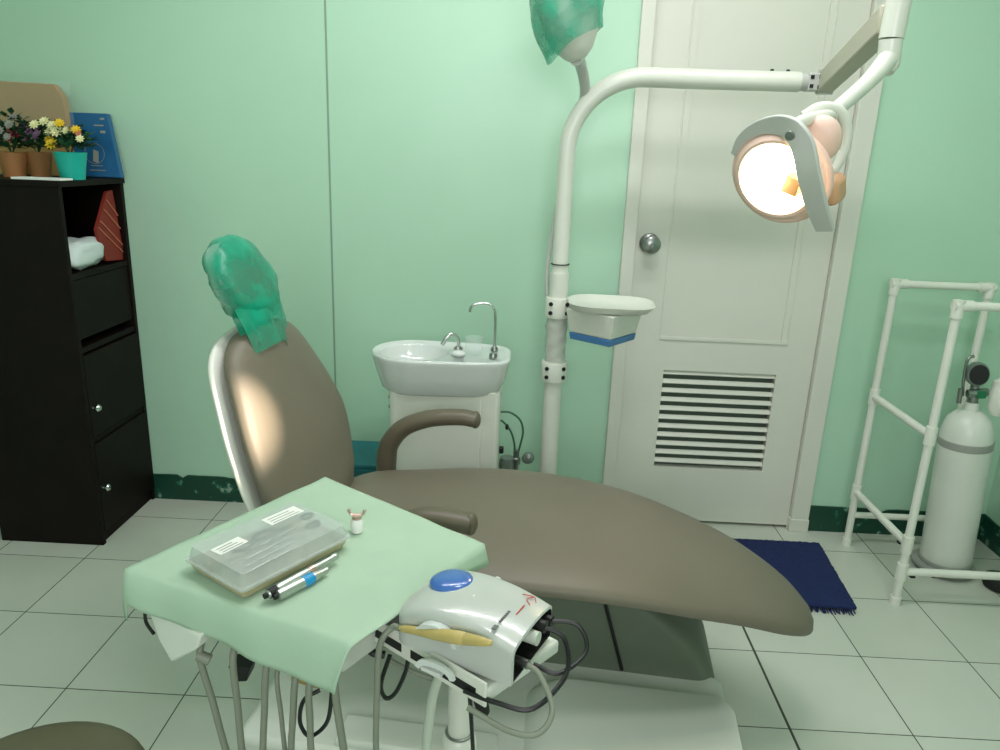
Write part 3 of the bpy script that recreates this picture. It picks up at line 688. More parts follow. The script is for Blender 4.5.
def plant(px, ptop, pbot, Y, halfw, potmat, label, name, spec, leafm, spread, hgt, seed, faceted):
    t = aY(px, ptop, Y); x, z1 = t.x, t.z
    o = thing(name, label, 'potted plant', (x, Y, CT), 0, 'flower pots on the cabinet'); rd = random.Random(seed); h = z1-CT
    bm = NB(); n = 4 if faceted else 20
    if faceted: loft(bm, [[V((sx*k, sy*k, z)) for sx, sy in ((-1, -1), (1, -1), (1, 1), (-1, 1))] for k, z in ((halfw*.68, 0), (halfw, h), (halfw*.93, h), (halfw*.9, h-.01))])
    else: lathe(bm, [(halfw*.72, 0), (halfw*.8, h*.3), (halfw*1.0, h), (halfw*.94, h), (halfw*.9, h-.012)], 20)
    obj('pot', bm, potmat, o, bevel=.002)
    bm = NB()
    for i in range(230):
        a = rd.uniform(0, 2*PI); e = rd.uniform(.1, 1.35); L_ = rd.uniform(.35, .95)
        c = V((math.cos(a)*math.cos(e)*spread*L_, math.sin(a)*math.cos(e)*spread*L_*.8, h+.005+hgt*math.sin(e)*L_)); l = rd.uniform(.018, .036); wd = l*.3
        d = V((math.cos(a), math.sin(a), rd.uniform(-.3, 1))).normalized(); s = d.cross(V((rd.uniform(-.5, .5), rd.uniform(-.5, .5), 1))).normalized(); u_ = s.cross(d)
        vs = [bm.verts.new(p) for p in (c, c+d*l*.5+s*wd+u_*l*.06, c+d*l, c+d*l*.5-s*wd+u_*l*.06)]; bm.faces.new(vs)
    for i in range(9):
        a = rd.uniform(0, 2*PI); tube(bm, [(0, 0, h-.01), (math.cos(a)*spread*.3, math.sin(a)*spread*.3, h+hgt*.4), (math.cos(a)*spread*.6, math.sin(a)*spread*.5, h+hgt*.75)], .0014, 5, k=3)
    obj('foliage', bm, leafm, o, smooth=False)
    for (dx, dz, r, mt) in spec:
        bm = NB(); til = V((rd.uniform(-.4, .4), -1, rd.uniform(.1, .8))).to_track_quat('Z', 'Y')
        flower_bm(bm, V((dx, -spread*rd.uniform(.45, .8), h+dz)), r, 9, til); obj('flower', bm, mt, o, smooth=False)
    return o
rf = random.Random(3)
Yp = 2.33
plant(70, 152, 181, Yp, .047, 'pot_teal', 'teal tapered pot with yellow and cream daisies on the cabinet top', 'flower_pot',
      [(-.065, .075, .017, 'cream'), (-.04, .085, .018, 'cream'), (-.02, .075, .017, 'cream'), (-.035, .055, .016, 'cream'), (-.005, .058, .020, 'cream'), (-.038, .035, .014, 'yellow'), (-.022, .022, .021, 'yellow'),
       (.012, .082, .016, 'yellow'), (.03, .062, .014, 'cream'), (.052, .065, .016, 'yellow'), (.066, .04, .014, 'cream'), (-.062, .05, .012, 'mauve'), (.06, .055, .011, 'stripe')], 'leaf', .075, .085, 5, False)
plant(38, 152, 181, 2.38, .038, 'pot_brown', 'brown pot with pink and mauve flowers, beside the teal pot on the cabinet', 'flower_pot',
      [(-.04, .045, .022, 'pink'), (-.025, .052, .014, 'pink'), (-.01, .075, .016, 'mauve'), (.005, .06, .016, 'mauve'), (.02, .05, .015, 'mauve'), (-.05, .085, .016, 'lilac'), (-.03, .10, .014, 'lilac'), (.03, .07, .012, 'mauve'), (-.005, .035, .014, 'mauve')], 'leaf', .08, .10, 8, False)
plant(12, 152, 181, 2.34, .043, 'pot_brown', 'brown pot with lilac and grey-white flowers at the left picture edge', 'flower_pot',
      [(-.04, .10, .02, 'mauve'), (-.02, .085, .018, 'mauve'), (-.045, .06, .018, 'mauve'), (.012, .06, .018, 'lilac'), (.03, .045, .014, 'lilac'), (-.01, .035, .016, 'lilac'), (-.05, .125, .016, 'lilac'), (-.02, .125, .013, 'mauve'), (.03, .08, .016, 'lilac')], 'leaf', .085, .12, 11, False)
pp = aZ(40, 181, CT+.004)
bm = NB(); mx = Matrix.Translation((aY(41, 180, 2.24).x, 2.245, CT+.001)) @ Matrix.Rotation(.03, 4, 'Z')
loft(bm, [[mx @ V((x, y, z)) for x, y in ((-.075, -.028), (.07, -.028), (.078, .025), (-.07, .03))] for z in (0, .006)]); tag(obj('folded_paper', bm, 'paper', None, smooth=False), 'folded white paper lying at the front of the cabinet top', 'paper')
bm = NB(); rings = []
c = V((-1.44, 2.36, .922))
for i in range(15):
    th = PI*(i+.5)/15; ring = []
    for j in range(28):
        a = 2*PI*j/28; d = V((math.sin(th)*math.cos(a), math.sin(th)*math.sin(a), math.cos(th)))
        k = 1+.22*noise.noise(d*2.2+V((4, 0, 0)))+.08*noise.noise(d*6); sg = lambda v: math.copysign(abs(v)**.7, v); p = c+V((sg(d.x)*.060*k, sg(d.y)*.12*k, .046+sg(d.z)*.046*k)); p.z = max(p.z, .9205); p.y = max(p.y, 2.236); p.x = min(p.x, -1.383); ring.append(p)
    rings.append(ring)
loft(bm, rings); tag(obj('plastic_bag', bm, 'white_soft', None, ang=80), 'crumpled white plastic bag on the open shelf of the cabinet', 'bag')
rb = thing('striped_folder', 'dark red folder with pale stripes leaning in the open cabinet shelf', 'folder', (-1.405, 2.47, .92))
bm = NB(); RM = Matrix.Translation((0, .0, .0))
# cover board facing the room, cut as a slanted panel
bm = NB(); loft(bm, [[V((x, y, z)) for y, z in ((-.015, .012), (.088, .003), (.092, .06), (.066, .240), (.030, .236), (-.055, .12), (-.045, .08))] for x in (.002, .012)]); obj('cover', bm, 'red_cloth', rb, smooth=False)
bm = NB()
for y0_, z0_, y1_, z1_ in ((-.045, .125, .088, .03), (-.03, .145, .09, .055), (.0, .18, .088, .11), (.02, .21, .08, .155)):
    bar(bm, (.0135, y0_, z0_), (.0135, y1_, z1_), .003, .0035, up=(1, 0, 0))
obj('stripe', bm, 'stripe', rb, smooth=False)

# ------------------------------------------------------------------ mat, rack, cylinder
bm = NB(); rings = []; nx, ny = 60, 44; X0, X1, Y0, Y1 = .60, 1.118, 2.045, 2.452
def mz(x, y): return .011+.004*noise.noise(V((x*60, y*60, 0)))
vs = [[bm.verts.new((X0+(X1-X0)*i/nx+(.004*noise.noise(V((j*.9, 1, i//nx))) if i in (0, nx) else 0)-.036*(1-j/ny)*i/nx, Y0+(Y1-Y0)*j/ny+(.006*noise.noise(V((i*.9, 5, 0))) if j in (0, ny) else 0), mz(i/50, j/50))) for j in range(ny+1)] for i in range(nx+1)]
for i in range(nx):
    for j in range(ny): bm.faces.new((vs[i][j], vs[i+1][j], vs[i+1][j+1], vs[i][j+1]))
rug = thing('floor_mat', 'dark blue fringed cotton mat on the tiles in front of the door', 'mat', ((X0+X1)/2, (Y0+Y1)/2, 0))
def shift(bm, v): bmesh.ops.translate(bm, verts=bm.verts, vec=v); return bm
shift(bm, (-(X0+X1)/2, -(Y0+Y1)/2, -.001)); obj('mat_pile', bm, 'mat_blue', rug, thick=.009)
bm = NB(); rd = random.Random(2)
for k in range(150):
    e = k/150; side = 1 if k % 2 else -1; x = X0+(X1-X0)*e-(.036*e if side < 0 else 0); y = Y1 if side > 0 else Y0; L_ = rd.uniform(.008, .02)*side
    tube(bm, [(x-(X0+X1)/2, y-(Y0+Y1)/2-.004*side, .006), (x-(X0+X1)/2+rd.uniform(-.006, .006), y+L_-(Y0+Y1)/2, .003)], .002, 5, smooth=False)
fr_ = obj('fringe', bm, 'mat_blue', rug); fr_['kind'] = 'stuff'

rk = thing('pipe_rack', 'white plastic pipe rack standing around the oxygen cylinder in the right corner', 'rack', (1.4, 2.3, 0))
def RK(x, y, z): return V((x-1.4, y-2.3, z))
xb, xf, yb, yf, zr, xR = 1.232, 1.232, 2.485, 2.11, .962, 1.54
xRf = 1.68
def pipe(a, b, name='pipe', r=.0125):
    bm = NB(); tube(bm, [RK(*a), RK(*b)], r, 16, smooth=False); return obj(name, bm, 'pvc', rk)
def fit(p, ax='z', r=.0165, L_=.028):
    d = {'x': V((1, 0, 0)), 'y': V((0, 1, 0)), 'z': V((0, 0, 1))}[ax]; c = RK(*p); bm = NB(); tube(bm, [c-d*L_, c+d*L_], r, 16, smooth=False); return obj('pipe_fitting', bm, 'pvc', rk)
for x, y in ((xb, yb), (xf, yf), (xR, yb), (xRf, yf)):
    pipe((x, y, 0), (x, y, zr), 'upright')
    for z in (.21, .57): fit((x, y, z))
    fit((x, y, zr-.01), 'z', .0165, .026); fit((x, y, .012), 'z', .0165, .014)
for y in (yb, yf):
    xe = xR if y == yb else xRf
    pipe((xb, y, zr), (xe, y, zr), 'rail')
    for x in (xb+.012, xe-.012): fit((x, y, zr), 'x', .0162, .026)
pipe((xb, yb, .12), (xR, yb, .12), 'rail', .011); pipe((xb, yf, .115), (xRf, yf, .115), 'rail')
for x in (xb,):
    for z in (.21, .57): pipe((x, yb, z), (x, yf, z), 'rail')
fit((xb, yf, .115), 'z'); 
for p in ((xb+.035, yf, .100), (xb-.006, yf+.03, .20)):
    bm = NB(); c = RK(*p); box(bm, c-V((.008, .008, .004)), c+V((.008, .008, .004))); obj('end_plug', bm, 'rubber', rk, bevel=.002)
# cylinder trolley tray and cylinder
oc = thing('oxygen_cylinder', 'white gas cylinder with a green valve strapped inside the pipe rack', 'gas cylinder', (1.508, 2.345, .032))
oc.rotation_euler = (0, math.radians(-3), 0); oc.scale = (.93, .93, 1.09)
bm = NB(); lathe(bm, [(0, .0), (.075, .0), (.083, .008), (.085, .02), (.085, .40), (.082, .44), (.068, .478), (.045, .498), (.024, .505), (.022, .53), (0, .53)], 40); obj('tank', bm, 'cylinder', oc, ang=60)
bm = NB(); lathe(bm, [(.0852, .392), (.0872, .394), (.0872, .414), (.0852, .416)], 40); obj('strap', bm, 'grey_band', oc)
bm = NB(); lathe(bm, [(.0858, .0), (.088, .002), (.088, .012), (.0855, .014)], 40); obj('base_ring', bm, 'grey_band', oc)
bm = NB(); lathe(bm, [(.018, .53), (.018, .55), (.014, .56), (.014, .60), (0, .60)], 16); vv_ = obj('valve_body', bm, 'steel', oc)
bm = NB(); tube(bm, [(-.03, -.015, .56), (.035, -.015, .565)], .013, 12, smooth=False); obj('valve_nut', bm, 'steel', vv_)
bm = NB(); box(bm, (-.004, -.03, .548), (.028, -.008, .572)); obj('valve_label', bm, 'valve_green', vv_, bevel=.004)
bm = NB(); lathe(bm, [(0, -.02), (.033, -.02), (.036, -.012), (.036, .012), (.033, .02), (0, .02)], 24, frame((-.002, -.004, .618), (-.25, -1, .1))); obj('regulator_gauge', bm, 'gauge', oc)
bm = NB(); lathe(bm, [(0, .02), (.030, .0205), (0, .021)], 24, frame((-.002, -.005, .618), (-.25, -1, .1))); obj('gauge_face', bm, 'dark', oc)
bm = NB(); tube(bm, [(-.036, .0, .55), (-.042, 0, .6), (-.04, .0, .66), (-.02, 0, .672)], .005, 10); obj('regulator_rod', bm, 'steel', oc)
bm = NB(); tube(bm, [(-.052, -.01, .53), (-.052, -.01, .575)], .008, 10, smooth=False); obj('outlet', bm, 'steel', oc)
bm = NB(); lathe(bm, [(.016, 0), (.032, .02), (.036, .06), (.034, .10), (.014, .115), (0, .115)], 20, frame((.062, -.04, .50), (.12, 0, 1))); obj('humidifier_bottle', bm, 'pvc', oc)
tr = thing('cylinder_stand', 'low pale stand on black feet under the white gas cylinder', 'stand', (1.503, 2.345, 0))
bm = NB(); lathe(bm, [(.094, .014), (.098, .018), (.098, .026), (.092, .029), (0, .029)], 36); obj('platform', bm, 'grey_band', tr)
for a in (-.6, -2.4, 1.0, 2.2):
    bm = NB(); lathe(bm, [(0, 0), (.01, 0), (.008, .015), (0, .015)], 12, Matrix.Translation((.085*math.cos(a), .085*math.sin(a), 0))); obj('foot', bm, 'rubber', tr)
bw = aZ(1003, 596, 0)
bm = NB(); lathe(bm, [(.040, 0), (.052, .006), (.056, .02), (.052, .036), (.040, .042), (.02, .044), (0, .044)], 28, Matrix.Translation((bw.x+.02, 2.235, 0)))
tag(obj('rubber_puck', bm, 'rubber', None), 'round black rubber disc on the floor at the right picture edge', 'rubber disc')

# ------------------------------------------------------------------ delivery cart with tray
TZ = .80
B_, R2_, N_, L_c = V((-.31, 1.12, TZ)), V((-.035, .926, TZ)), aZ(347, 642, TZ), aZ(125, 570, TZ)
dc = thing('delivery_cart', 'white instrument delivery unit on a column in the foreground, hoses hanging below its tray', 'delivery unit', (-.06, .86, 0))
DO = V((-.06, .86, 0))
Cc = (B_+R2_+N_+L_c)/4
def inset(k, z, dx=0): return [V((Cc.x+(p.x-Cc.x)*k, Cc.y+(p.y-Cc.y)*k, z))-DO for p in (B_, R2_, N_, L_c)]
bm = NB(); loft(bm, [inset(.90, TZ-.022), inset(.95, TZ-.004)]); obj('tray', bm, 'steel', dc, bevel=.006)
bm = NB(); loft(bm, [inset(.60, TZ-.085), inset(.82, TZ-.07), inset(.84, TZ-.024)]); obj('unit_head', bm, 'base_plastic', dc, bevel=.006)
# column
def aC(x, y, Y): return aY(x, y, Y)-DO
colx = aY(460, 700, .90)-DO
cxx, cyy = colx.x, .04
bm = NB(); lathe(bm, [(.017, .40), (.017, .715)], 24, Matrix.Translation((cxx, cyy, 0))); obj('column', bm, 'enamel', dc)
bm = NB(); lathe(bm, [(.035, .0), (.030, .05), (.026, .10), (.026, .485), (.024, .50), (.0185, .505), (.0185, .48)], 24, Matrix.Translation((cxx, cyy, 0))); obj('column_sleeve', bm, 'enamel', dc)
bm = NB(); tube(bm, [V((cxx+.019*math.cos(2*PI*i/24), cyy+.019*math.sin(2*PI*i/24), .506)) for i in range(24)], .0022, 8, smooth=False, closed=True); obj('column_ring', bm, 'gauge', dc)
for k in range(5):
    a = 2*PI*k/5+.3; bm = NB(); tube(bm, [(cxx, cyy, .06), (cxx+.12*math.cos(a), cyy+.12*math.sin(a), .055), (cxx+.24*math.cos(a), cyy+.24*math.sin(a), .045)], [.022, .018, .014], 12); lg = obj('leg', bm, 'enamel', dc)
    bm = NB(); lathe(bm, [(0, -.01), (.02, -.01), (.022, 0), (.02, .01), (0, .01)], 16, frame((cxx+.24*math.cos(a), cyy+.24*math.sin(a), .022), (-math.sin(a), math.cos(a), 0))); obj('caster', bm, 'rubber', lg)
# support plate under the scaler, and the slotted holder bar
SZ = .765
f1, f2, b2_, b1 = aZ(366, 618, SZ), aZ(488, 690, SZ), aZ(560, 640, SZ), aZ(430, 575, SZ)
bm = NB(); loft(bm, [[p-DO-V((0, 0, .018)) for p in (f1, f2, b2_, b1)], [p-DO for p in (f1, f2, b2_, b1)]]); pl_ = obj('support_plate', bm, 'base_plastic', dc, bevel=.004)
ex = (f2-f1).normalized(); ey = V((-ex.y, ex.x, 0))
bm = NB(); box(bm, (0, -.004, -.022), ((f2-f1).length, .0, .010), mx=Matrix.Translation(f1-DO) @ Matrix((ex, ey, V((0, 0, 1)))).transposed().to_4x4()); rail = obj('holder_rail', bm, 'enamel', dc, bevel=.002)
for a, b3 in ((.06, .34), (.42, .62), (.68, .93)):
    L0 = (f2-f1).length; bm = NB(); box(bm, (L0*a, -.0048, -.014), (L0*b3, -.0030, -.003), mx=Matrix.Translation(f1-DO) @ Matrix((ex, ey, V((0, 0, 1)))).transposed().to_4x4()); obj('slot', bm, 'dark', rail)
bm = NB(); tube(bm, [V((cxx, cyy, .71)), V((cxx, cyy, .745))], .03, 20, smooth=False); obj('column_head', bm, 'base_plastic', dc)
# grey side handle panel at the left end
bm = NB(); hp = [aY(147, 608, .80), aY(200, 636, .745), aY(196, 650, .745), aY(171, 663, .76), aY(158, 640, .775)]
hp = [p-DO for p in hp]; loft(bm, [hp, [p+V((.012, .02, .004)) for p in hp]]); lab(obj('side_panel', bm, 'base_plastic', dc, bevel=.003), 'grey tapered panel hanging under the left tray corner')
bm = NB(); tube(bm, [aC(145, 608, .80), aC(146, 622, .80), aC(154, 634, .80)], .0022, 8); obj('handle_trim', bm, 'cable', dc)
bm = NB(); tube(bm, [aC(198, 655, .76), aC(210, 660, .76)], .007, 10, smooth=False); obj('instrument_holder', bm, 'hose_grey', dc)
c = aC(241, 671, .82); bm = NB(); loft(bm, [[c+V((x, y, z)) for x, z in ((-.014, .012), (.016, .012), (.010, -.010), (-.006, -.012))] for y in (-.008, .02)]); obj('foot_switch_hanger', bm, 'rubber', dc, bevel=.002)
# hoses: leave the head, hang below the picture and come back to the column
def hang(xt, yt, xb_, yb_, Y, m, r, zlow, back=True):
    p0, p1 = aC(xt, yt, Y), aC(xb_, yb_, Y); d = (p1-p0); pts = [p0+V((0, .03, .02)), p0, p0+d*.5, p1, p1+d*.55+V((0, .01, 0))]
    e = pts[-1]
    if back: pts += [V(((e.x+cxx)/2, (e.y+cyy)/2, zlow)), V((cxx-.03, cyy, zlow+.06))]
    bm = NB(); tube(bm, pts, r, 12); return obj('hose', bm, m, dc, ang=70)
for a in ((200, 655, 226, 750, .76), (233, 658, 242, 750, .75), (266, 670, 263, 750, .745), (277, 676, 285, 750, .75), (295, 682, 291, 750, .74), (309, 688, 311, 750, .735)):
    hang(*a, 'hose_grey', .0043 if a[0] != 277 else .003, .38+.02*rnd.random())
bm = NB(); tube(bm, [aC(338, 640, .76), aC(333, 660, .75), aC(336, 700, .74), aC(344, 752, .74), aC(350, 800, .76)], .0048, 12); obj('hose', bm, 'hose_grey', dc)
bm = NB(); tube(bm, [aC(356, 632, .76), aC(346, 642, .75), aC(334, 665, .74), aC(332, 690, .74), aC(327, 722, .74), aC(310, 736, .74), aC(300, 722, .74), aC(304, 700, .74), aC(320, 690, .75)], .0026, 8); obj('cable', bm, 'cable', dc)
bm = NB(); c = aC(298, 680, .77); lathe(bm, [(0, -.02), (.005, -.018), (.006, .02), (0, .022)], 12, frame(c+V((.01, 0, -.0)), (1, .4, -.6))); obj('instrument_end', bm, 'handpiece_tan', dc)
# translucent suction hose behind
bm = NB(); tube(bm, [aC(450, 655, .79), aC(441, 672, .80), aC(432, 700, .82), aC(426, 752, .84), aC(424, 800, .86)], [.0045, .006, .0065, .007, .007], 12); obj('suction_hose', bm, 'hose_pale', dc)
bm = NB(); tube(bm, [aC(468, 675, .80), aC(470, 700, .795), aC(473, 752, .80), aC(474, 800, .82)], .0028, 8); obj('cable', bm, 'cable', dc)
for k in range(3):
    bm = NB(); tube(bm, [aC(470+k*1, 678, .80), aC(475+k*2, 700, .80), aC(481+k*2, 716-k*2, .80), aC(486+k, 714-k*2, .80), aC(481+k, 690, .80), aC(477+k, 676, .80)], .0024, 8); obj('cable', bm, 'cable', dc)
bm = NB(); tube(bm, [aC(390, 660, .83), aC(405, 668, .83), aC(430, 678, .83), aC(455, 682, .83), aC(470, 680, .83)], .0034, 10); obj('hose', bm, 'hose_grey', dc)
bm = NB(); box(bm, (-.03, -.02, -.012), (.035, .03, .012), mx=Matrix.Translation(aC(385, 645, .80)+V((0, .03, 0))) @ Matrix.Rotation(-.5, 4, 'Z')); obj('switch_box', bm, 'rubber', dc, bevel=.004)
bm = NB(); tube(bm, [aC(409, 652, .77), aC(406, 670, .77), aC(396, 692, .77), aC(386, 698, .77), aC(381, 684, .77), aC(390, 655, .78)], .0028, 8); obj('cable', bm, 'cable', dc)
bm = NB(); tube(bm, [aC(363, 640, .80), aC(372, 652, .80), aC(385, 655, .80)], .005, 8); obj('cable', bm, 'cable', dc)

# cloth
cl_o = NB(); n = 44; g = []
def quad(u, v):     # u from L side to N side direction ; v from near edge to far edge
    return (L_c*(1-u)+N_*u)*(1-v)+(B_*(1-u)+R2_*u)*v
rows = []
outd = ((N_-L_c).normalized().cross(V((0, 0, 1)))).normalized()
if outd.y > 0: outd = -outd
for j in range(-10, n+1):
    row = []
    for i in range(-3, n+1+3):
        u = min(1, max(0, i/n)); v = max(0, j/n); p = quad(u, v).copy(); p.z += .002+.0012*noise.noise(V((u*7, v*7, 0)))+.0012*noise.noise(V((u*3-v*5, 4, v*2)))
        if j < 0:
            k = -j/10; drop = .034+.020*u; wave = .003*math.sin(u*9+1)*k+.0015*math.sin(u*21)*k
            p += outd*(.018*math.sin(k*PI/2)+wave)+V((0, 0, -drop*k**1.25)); p += (N_-L_c)*(.07*k*(1-u)**2); p.x -= .012*k*u
        if i < 0:
            k = -i/3; p += V((-.006*k, .004*k, -.026*k**1.3))
        if i > n:
            k = (i-n)/3; lf = lerp([(0, .002), (.55, .004), (.85, .02), (1, .03)], v); p += V((.008*k, -.006*k, -(lf if j >= 0 else 0)*k))
        row.append(cl_o.verts.new(p))
    rows.append(row)
for a, b in zip(rows, rows[1:]):
    for i in range(len(a)-1): cl_o.faces.new((a[i], a[i+1], b[i+1], b[i]))
tag(obj('tray_cloth', cl_o, 'cloth', None, thick=.0012, ang=80), 'pale mint paper cloth draped over the instrument tray', 'cloth')

# plastic instrument box on the cloth
TZc = TZ+.0045
q1, q2, q3 = aZ(203, 562, TZc), aZ(243, 602, TZc), aZ(350, 546, TZc)      # left-back, near, right on the cloth
ex = (q3-q2).normalized(); ey = V((-ex.y, ex.x, 0)); LX_, WX_ = (q3-q2).length, abs((q1-q2).dot(ey))*1.0
BM = Matrix.Translation(q2) @ Matrix((ex, ey, V((0, 0, 1)))).transposed().to_4x4()
ib = thing('instrument_case', 'clear plastic case of dental burs and instruments lying on the mint cloth', 'case', (0, 0, 0)); ib.matrix_world = BM
def ring2(x0, y0, x1, y1, r, z): return [V((x, y, z)) for x, y in rrect(x0, y0, x1, y1, r, 4)]
bm = NB(); loft(bm, [ring2(.005, .005, LX_-.005, WX_-.005, .006, 0), ring2(0, 0, LX_, WX_, .006, .013), ring2(.003, .003, LX_-.003, WX_-.003, .005, .013), ring2(.006, .006, LX_-.006, WX_-.006, .005, .003)]); obj('case_base', bm, 'box_amber', ib)
bm = NB(); loft(bm, [ring2(-.003, -.003, LX_+.003, WX_+.003, .007, .0135), ring2(-.003, -.003, LX_+.003, WX_+.003, .007, .0165), ring2(.001, .001, LX_-.001, WX_-.001, .006, .017), ring2(.004, .004, LX_-.004, WX_-.004, .006, .033)]); obj('case_lid', bm, 'box_clear', ib)
for x0, y0, x1, y1, a in ((.018, WX_*.52, .060, WX_*.70, .06), (LX_*.60, WX_*.66, LX_*.92, WX_*.86, .0)):
    bm = NB(); box(bm, (x0, y0, .0332), (x1, y1, .0336), mx=Matrix.Rotation(a, 4, 'Z')); sl = obj('paper_label', bm, 'paper', ib, smooth=False)
    bm = NB()
    for k in range(3): box(bm, (x0+.005, y0+.003+k*(y1-y0)*.27, .0336), (x1-.006-.004*k, y0+.0042+k*(y1-y0)*.27, .0338), mx=Matrix.Rotation(a, 4, 'Z'))
    obj('print_line', bm, 'grey_print', sl, smooth=False)
# contents seen through the lid
for k, (x, y, rx, ry, m) in enumerate(((LX_*.28, WX_*.56, .015, .007, 'void'), (LX_*.50, WX_*.60, .018, .008, 'void'), (LX_*.84, WX_*.36, .010, .006, 'void'), (LX_*.9, WX_*.58, .008, .006, 'void'))):
    bm = NB(); tube(bm, [V((x+rx*math.cos(2*PI*i/16), y+ry*math.sin(2*PI*i/16), .0295)) for i in range(16)], .0022, 6, smooth=False, closed=True); obj('clip', bm, m, ib)
for k in range(5):
    bm = NB(); y = WX_*(.18+.12*k); tube(bm, [(.02+.01*k, y, .02), (LX_*.55+.012*k, y+.004, .02)], .0016, 8, smooth=False); obj('instrument', bm, 'steel', ib)
# handpieces beside the case
def handpiece(p, q, label, body, prof, extras, tailm):
    p, q = V(p), V(q); L = (q-p).length; o = thing('handpiece', label, 'handpiece', tuple(p)); o.rotation_mode = 'QUATERNION'; o.rotation_quaternion = (q-p).to_track_quat('Z', 'Y')
    bm = NB(); lathe(bm, [(r, z*L) for r, z in prof], 20); obj('body', bm, body, o, ang=50)
    for (r, z0, z1, m, nm) in extras:
        bm = NB(); lathe(bm, [(r*.9, z0*L), (r, z0*L+.0005), (r, z1*L-.0005), (r*.9, z1*L)], 20); obj(nm, bm, m, o)
    bm = NB(); lathe(bm, [(0, -.004), (.0035, -.004), (.0035, 0), (0, 0)], 12); obj('connector', bm, tailm, o); return o
r1 = .0068; h1a, h1b = aZ(277, 596, TZ+.01), aZ(327, 570, TZ+.010)
handpiece(h1a, h1b, 'silver dental handpiece with a bright blue ring on the cloth', 'handpiece_metal', [(.003, 0), (r1*.95, .02), (r1, .06), (r1, .6), (.0058, .78), (.0045, .86), (.0042, 1.0), (.002, 1.02)], [(r1+.0006, .50, .70, 'ring_blue', 'ring')], 'dark')
h2a, h2b = aZ(267, 595, TZ+.012), aZ(336, 556, TZ+.013)
handpiece(h2a, h2b, 'silver and rose contra-angle handpiece lying between blue-ringed handpiece and case', 'handpiece_metal', [(.0035, 0), (.0055, .02), (.0055, .10), (.0048, .12), (.0060, .16), (.0058, .45), (.0048, .60), (.004, .82), (.0036, .92), (.0048, .94), (.0048, 1.0), (.003, 1.02)], [(.0062, .02, .13, 'dark', 'ring'), (.0057, .58, .66, 'rose_metal', 'collar')], 'dark')
# small white bottle with a metal clip
bp_ = aZ(357, 531, TZ+.003)
sb = thing('small_bottle', 'tiny white bottle with a metal wing clip on the cloth beside the case', 'bottle', tuple(bp_))
bm = NB(); lathe(bm, [(0, 0), (.0085, 0), (.009, .003), (.009, .016), (.007, .019), (.006, .022), (0, .022)], 20); obj('bottle_body', bm, 'paper', sb)
bm = NB(); lathe(bm, [(.0068, .0195), (.007, .021), (.007, .025), (0, .026)], 16); tube(bm, [(-.011, 0, .031), (-.008, 0, .026), (0, 0, .0255), (.008, 0, .026), (.011, 0, .031)], .0018, 8); sph(bm, (-.011, 0, .032), .0026, u=8, v=6); sph(bm, (.011, 0, .032), .0026, u=8, v=6); obj('wing_clip', bm, 'rose_metal', sb)

# scaler
sc_z = SZ+.001
FL, FR, BR, BL = aZ(396, 601, .825), aZ(506, 641, .825), aZ(550, 594, .825), aZ(436, 560, .825)
ex = (FR-FL); ex.z = 0; LS = ex.length; ex.normalize(); ey = V((-ex.y, ex.x, 0)); WS = (BL-FL).dot(ey)*1.05
SM = Matrix.Translation((FL.x, FL.y, sc_z)) @ Matrix((ex, ey, V((0, 0, 1)))).transposed().to_4x4()
sc = thing('ultrasonic_scaler', 'white ultrasonic scaler with a blue domed knob, beside the tray cloth', 'scaler', (0, 0, 0)); sc.matrix_world = SM
LS += .008
TOP = [(0, .046), (.02, .056), (.06, .0635), (.10, .062), (.13, .056), (LS, .050)]
bm = NB(); rings = []; nr = 26
for i in range(nr+1):
    x = LS*i/nr; ht = slerp(TOP, x); k = .006*(1-min(1, x/.012))**2; ww = WS
    ring = []
    prof = [(0+k, .004), (0+k, ht*.5), (0+k, ht-.010)]
    for a in range(1, 6): th = PI/2*a/6; prof.append((k+.012*(1-math.cos(th)), ht-.010+.010*math.sin(th)))
    for y in (.25, .5, .75): prof.append((ww*y, ht+.004*math.sin(y*PI)))
    for a in range(1, 6): th = PI/2*a/6; prof.append((ww-k-.012*(1-math.sin(th)), ht-.010+.010*math.cos(th)))
    prof += [(ww-k, ht-.012), (ww-k, ht*.5), (ww-k, .004)]
    xx = x
    rings.append([V((xx, y, z)) for y, z in prof])
loft(bm, rings, cap=False, wrap=True)
bm.verts.ensure_lookup_table(); nn_ = len(rings[0]); bm.faces.new([bm.verts[i] for i in range(nn_)])
# recessed back face
last = [bm.verts[nr*nn_+i] for i in range(nn_)]; cy_, cz_ = WS/2, .03
inn = [bm.verts.new((LS+.001, cy_+(v.co.y-cy_)*.93, cz_+(v.co.z-cz_)*.88)) for v in last]
deep = [bm.verts.new((LS-.022, cy_+(v.co.y-cy_)*.90, cz_+(v.co.z-cz_)*.84)) for v in last]
for a, b in ((last, inn), (inn, deep)):
    for i in range(nn_):
        f = bm.faces.new((a[i], a[(i+1) % nn_], b[(i+1) % nn_], b[i])); f.material_index = 0 if a is last else 1
f = bm.faces.new(deep); f.material_index = 1
obj('housing', bm, None, sc, mats=['scaler_white', 'dark'], ang=45)
bm = NB(); lathe(bm, [(.026, -.003), (.0265, .001), (.025, .0035), (.019, .006), (.010, .0075), (0, .008)], 32, frame((.036, WS*.60, .0625), (-.10, 0, 1))); kn = obj('control_knob', bm, 'blue_dome', sc, ang=70); lab(kn, 'blue domed knob')
zt3 = lambda x: slerp(TOP, x)+.0042
bm = NB(); sph(bm, (.078, WS*.42, zt3(.078)-.0005), .0016, u=8, v=6); obj('indicator', bm, 'paper', sc)
bm = NB()
for k in range(6): box(bm, (LS-.0295, WS*.22+k*.0042, zt3(LS-.028)-.0006), (LS-.0265, WS*.22+.0026+k*.0042, zt3(LS-.028)+.0002))
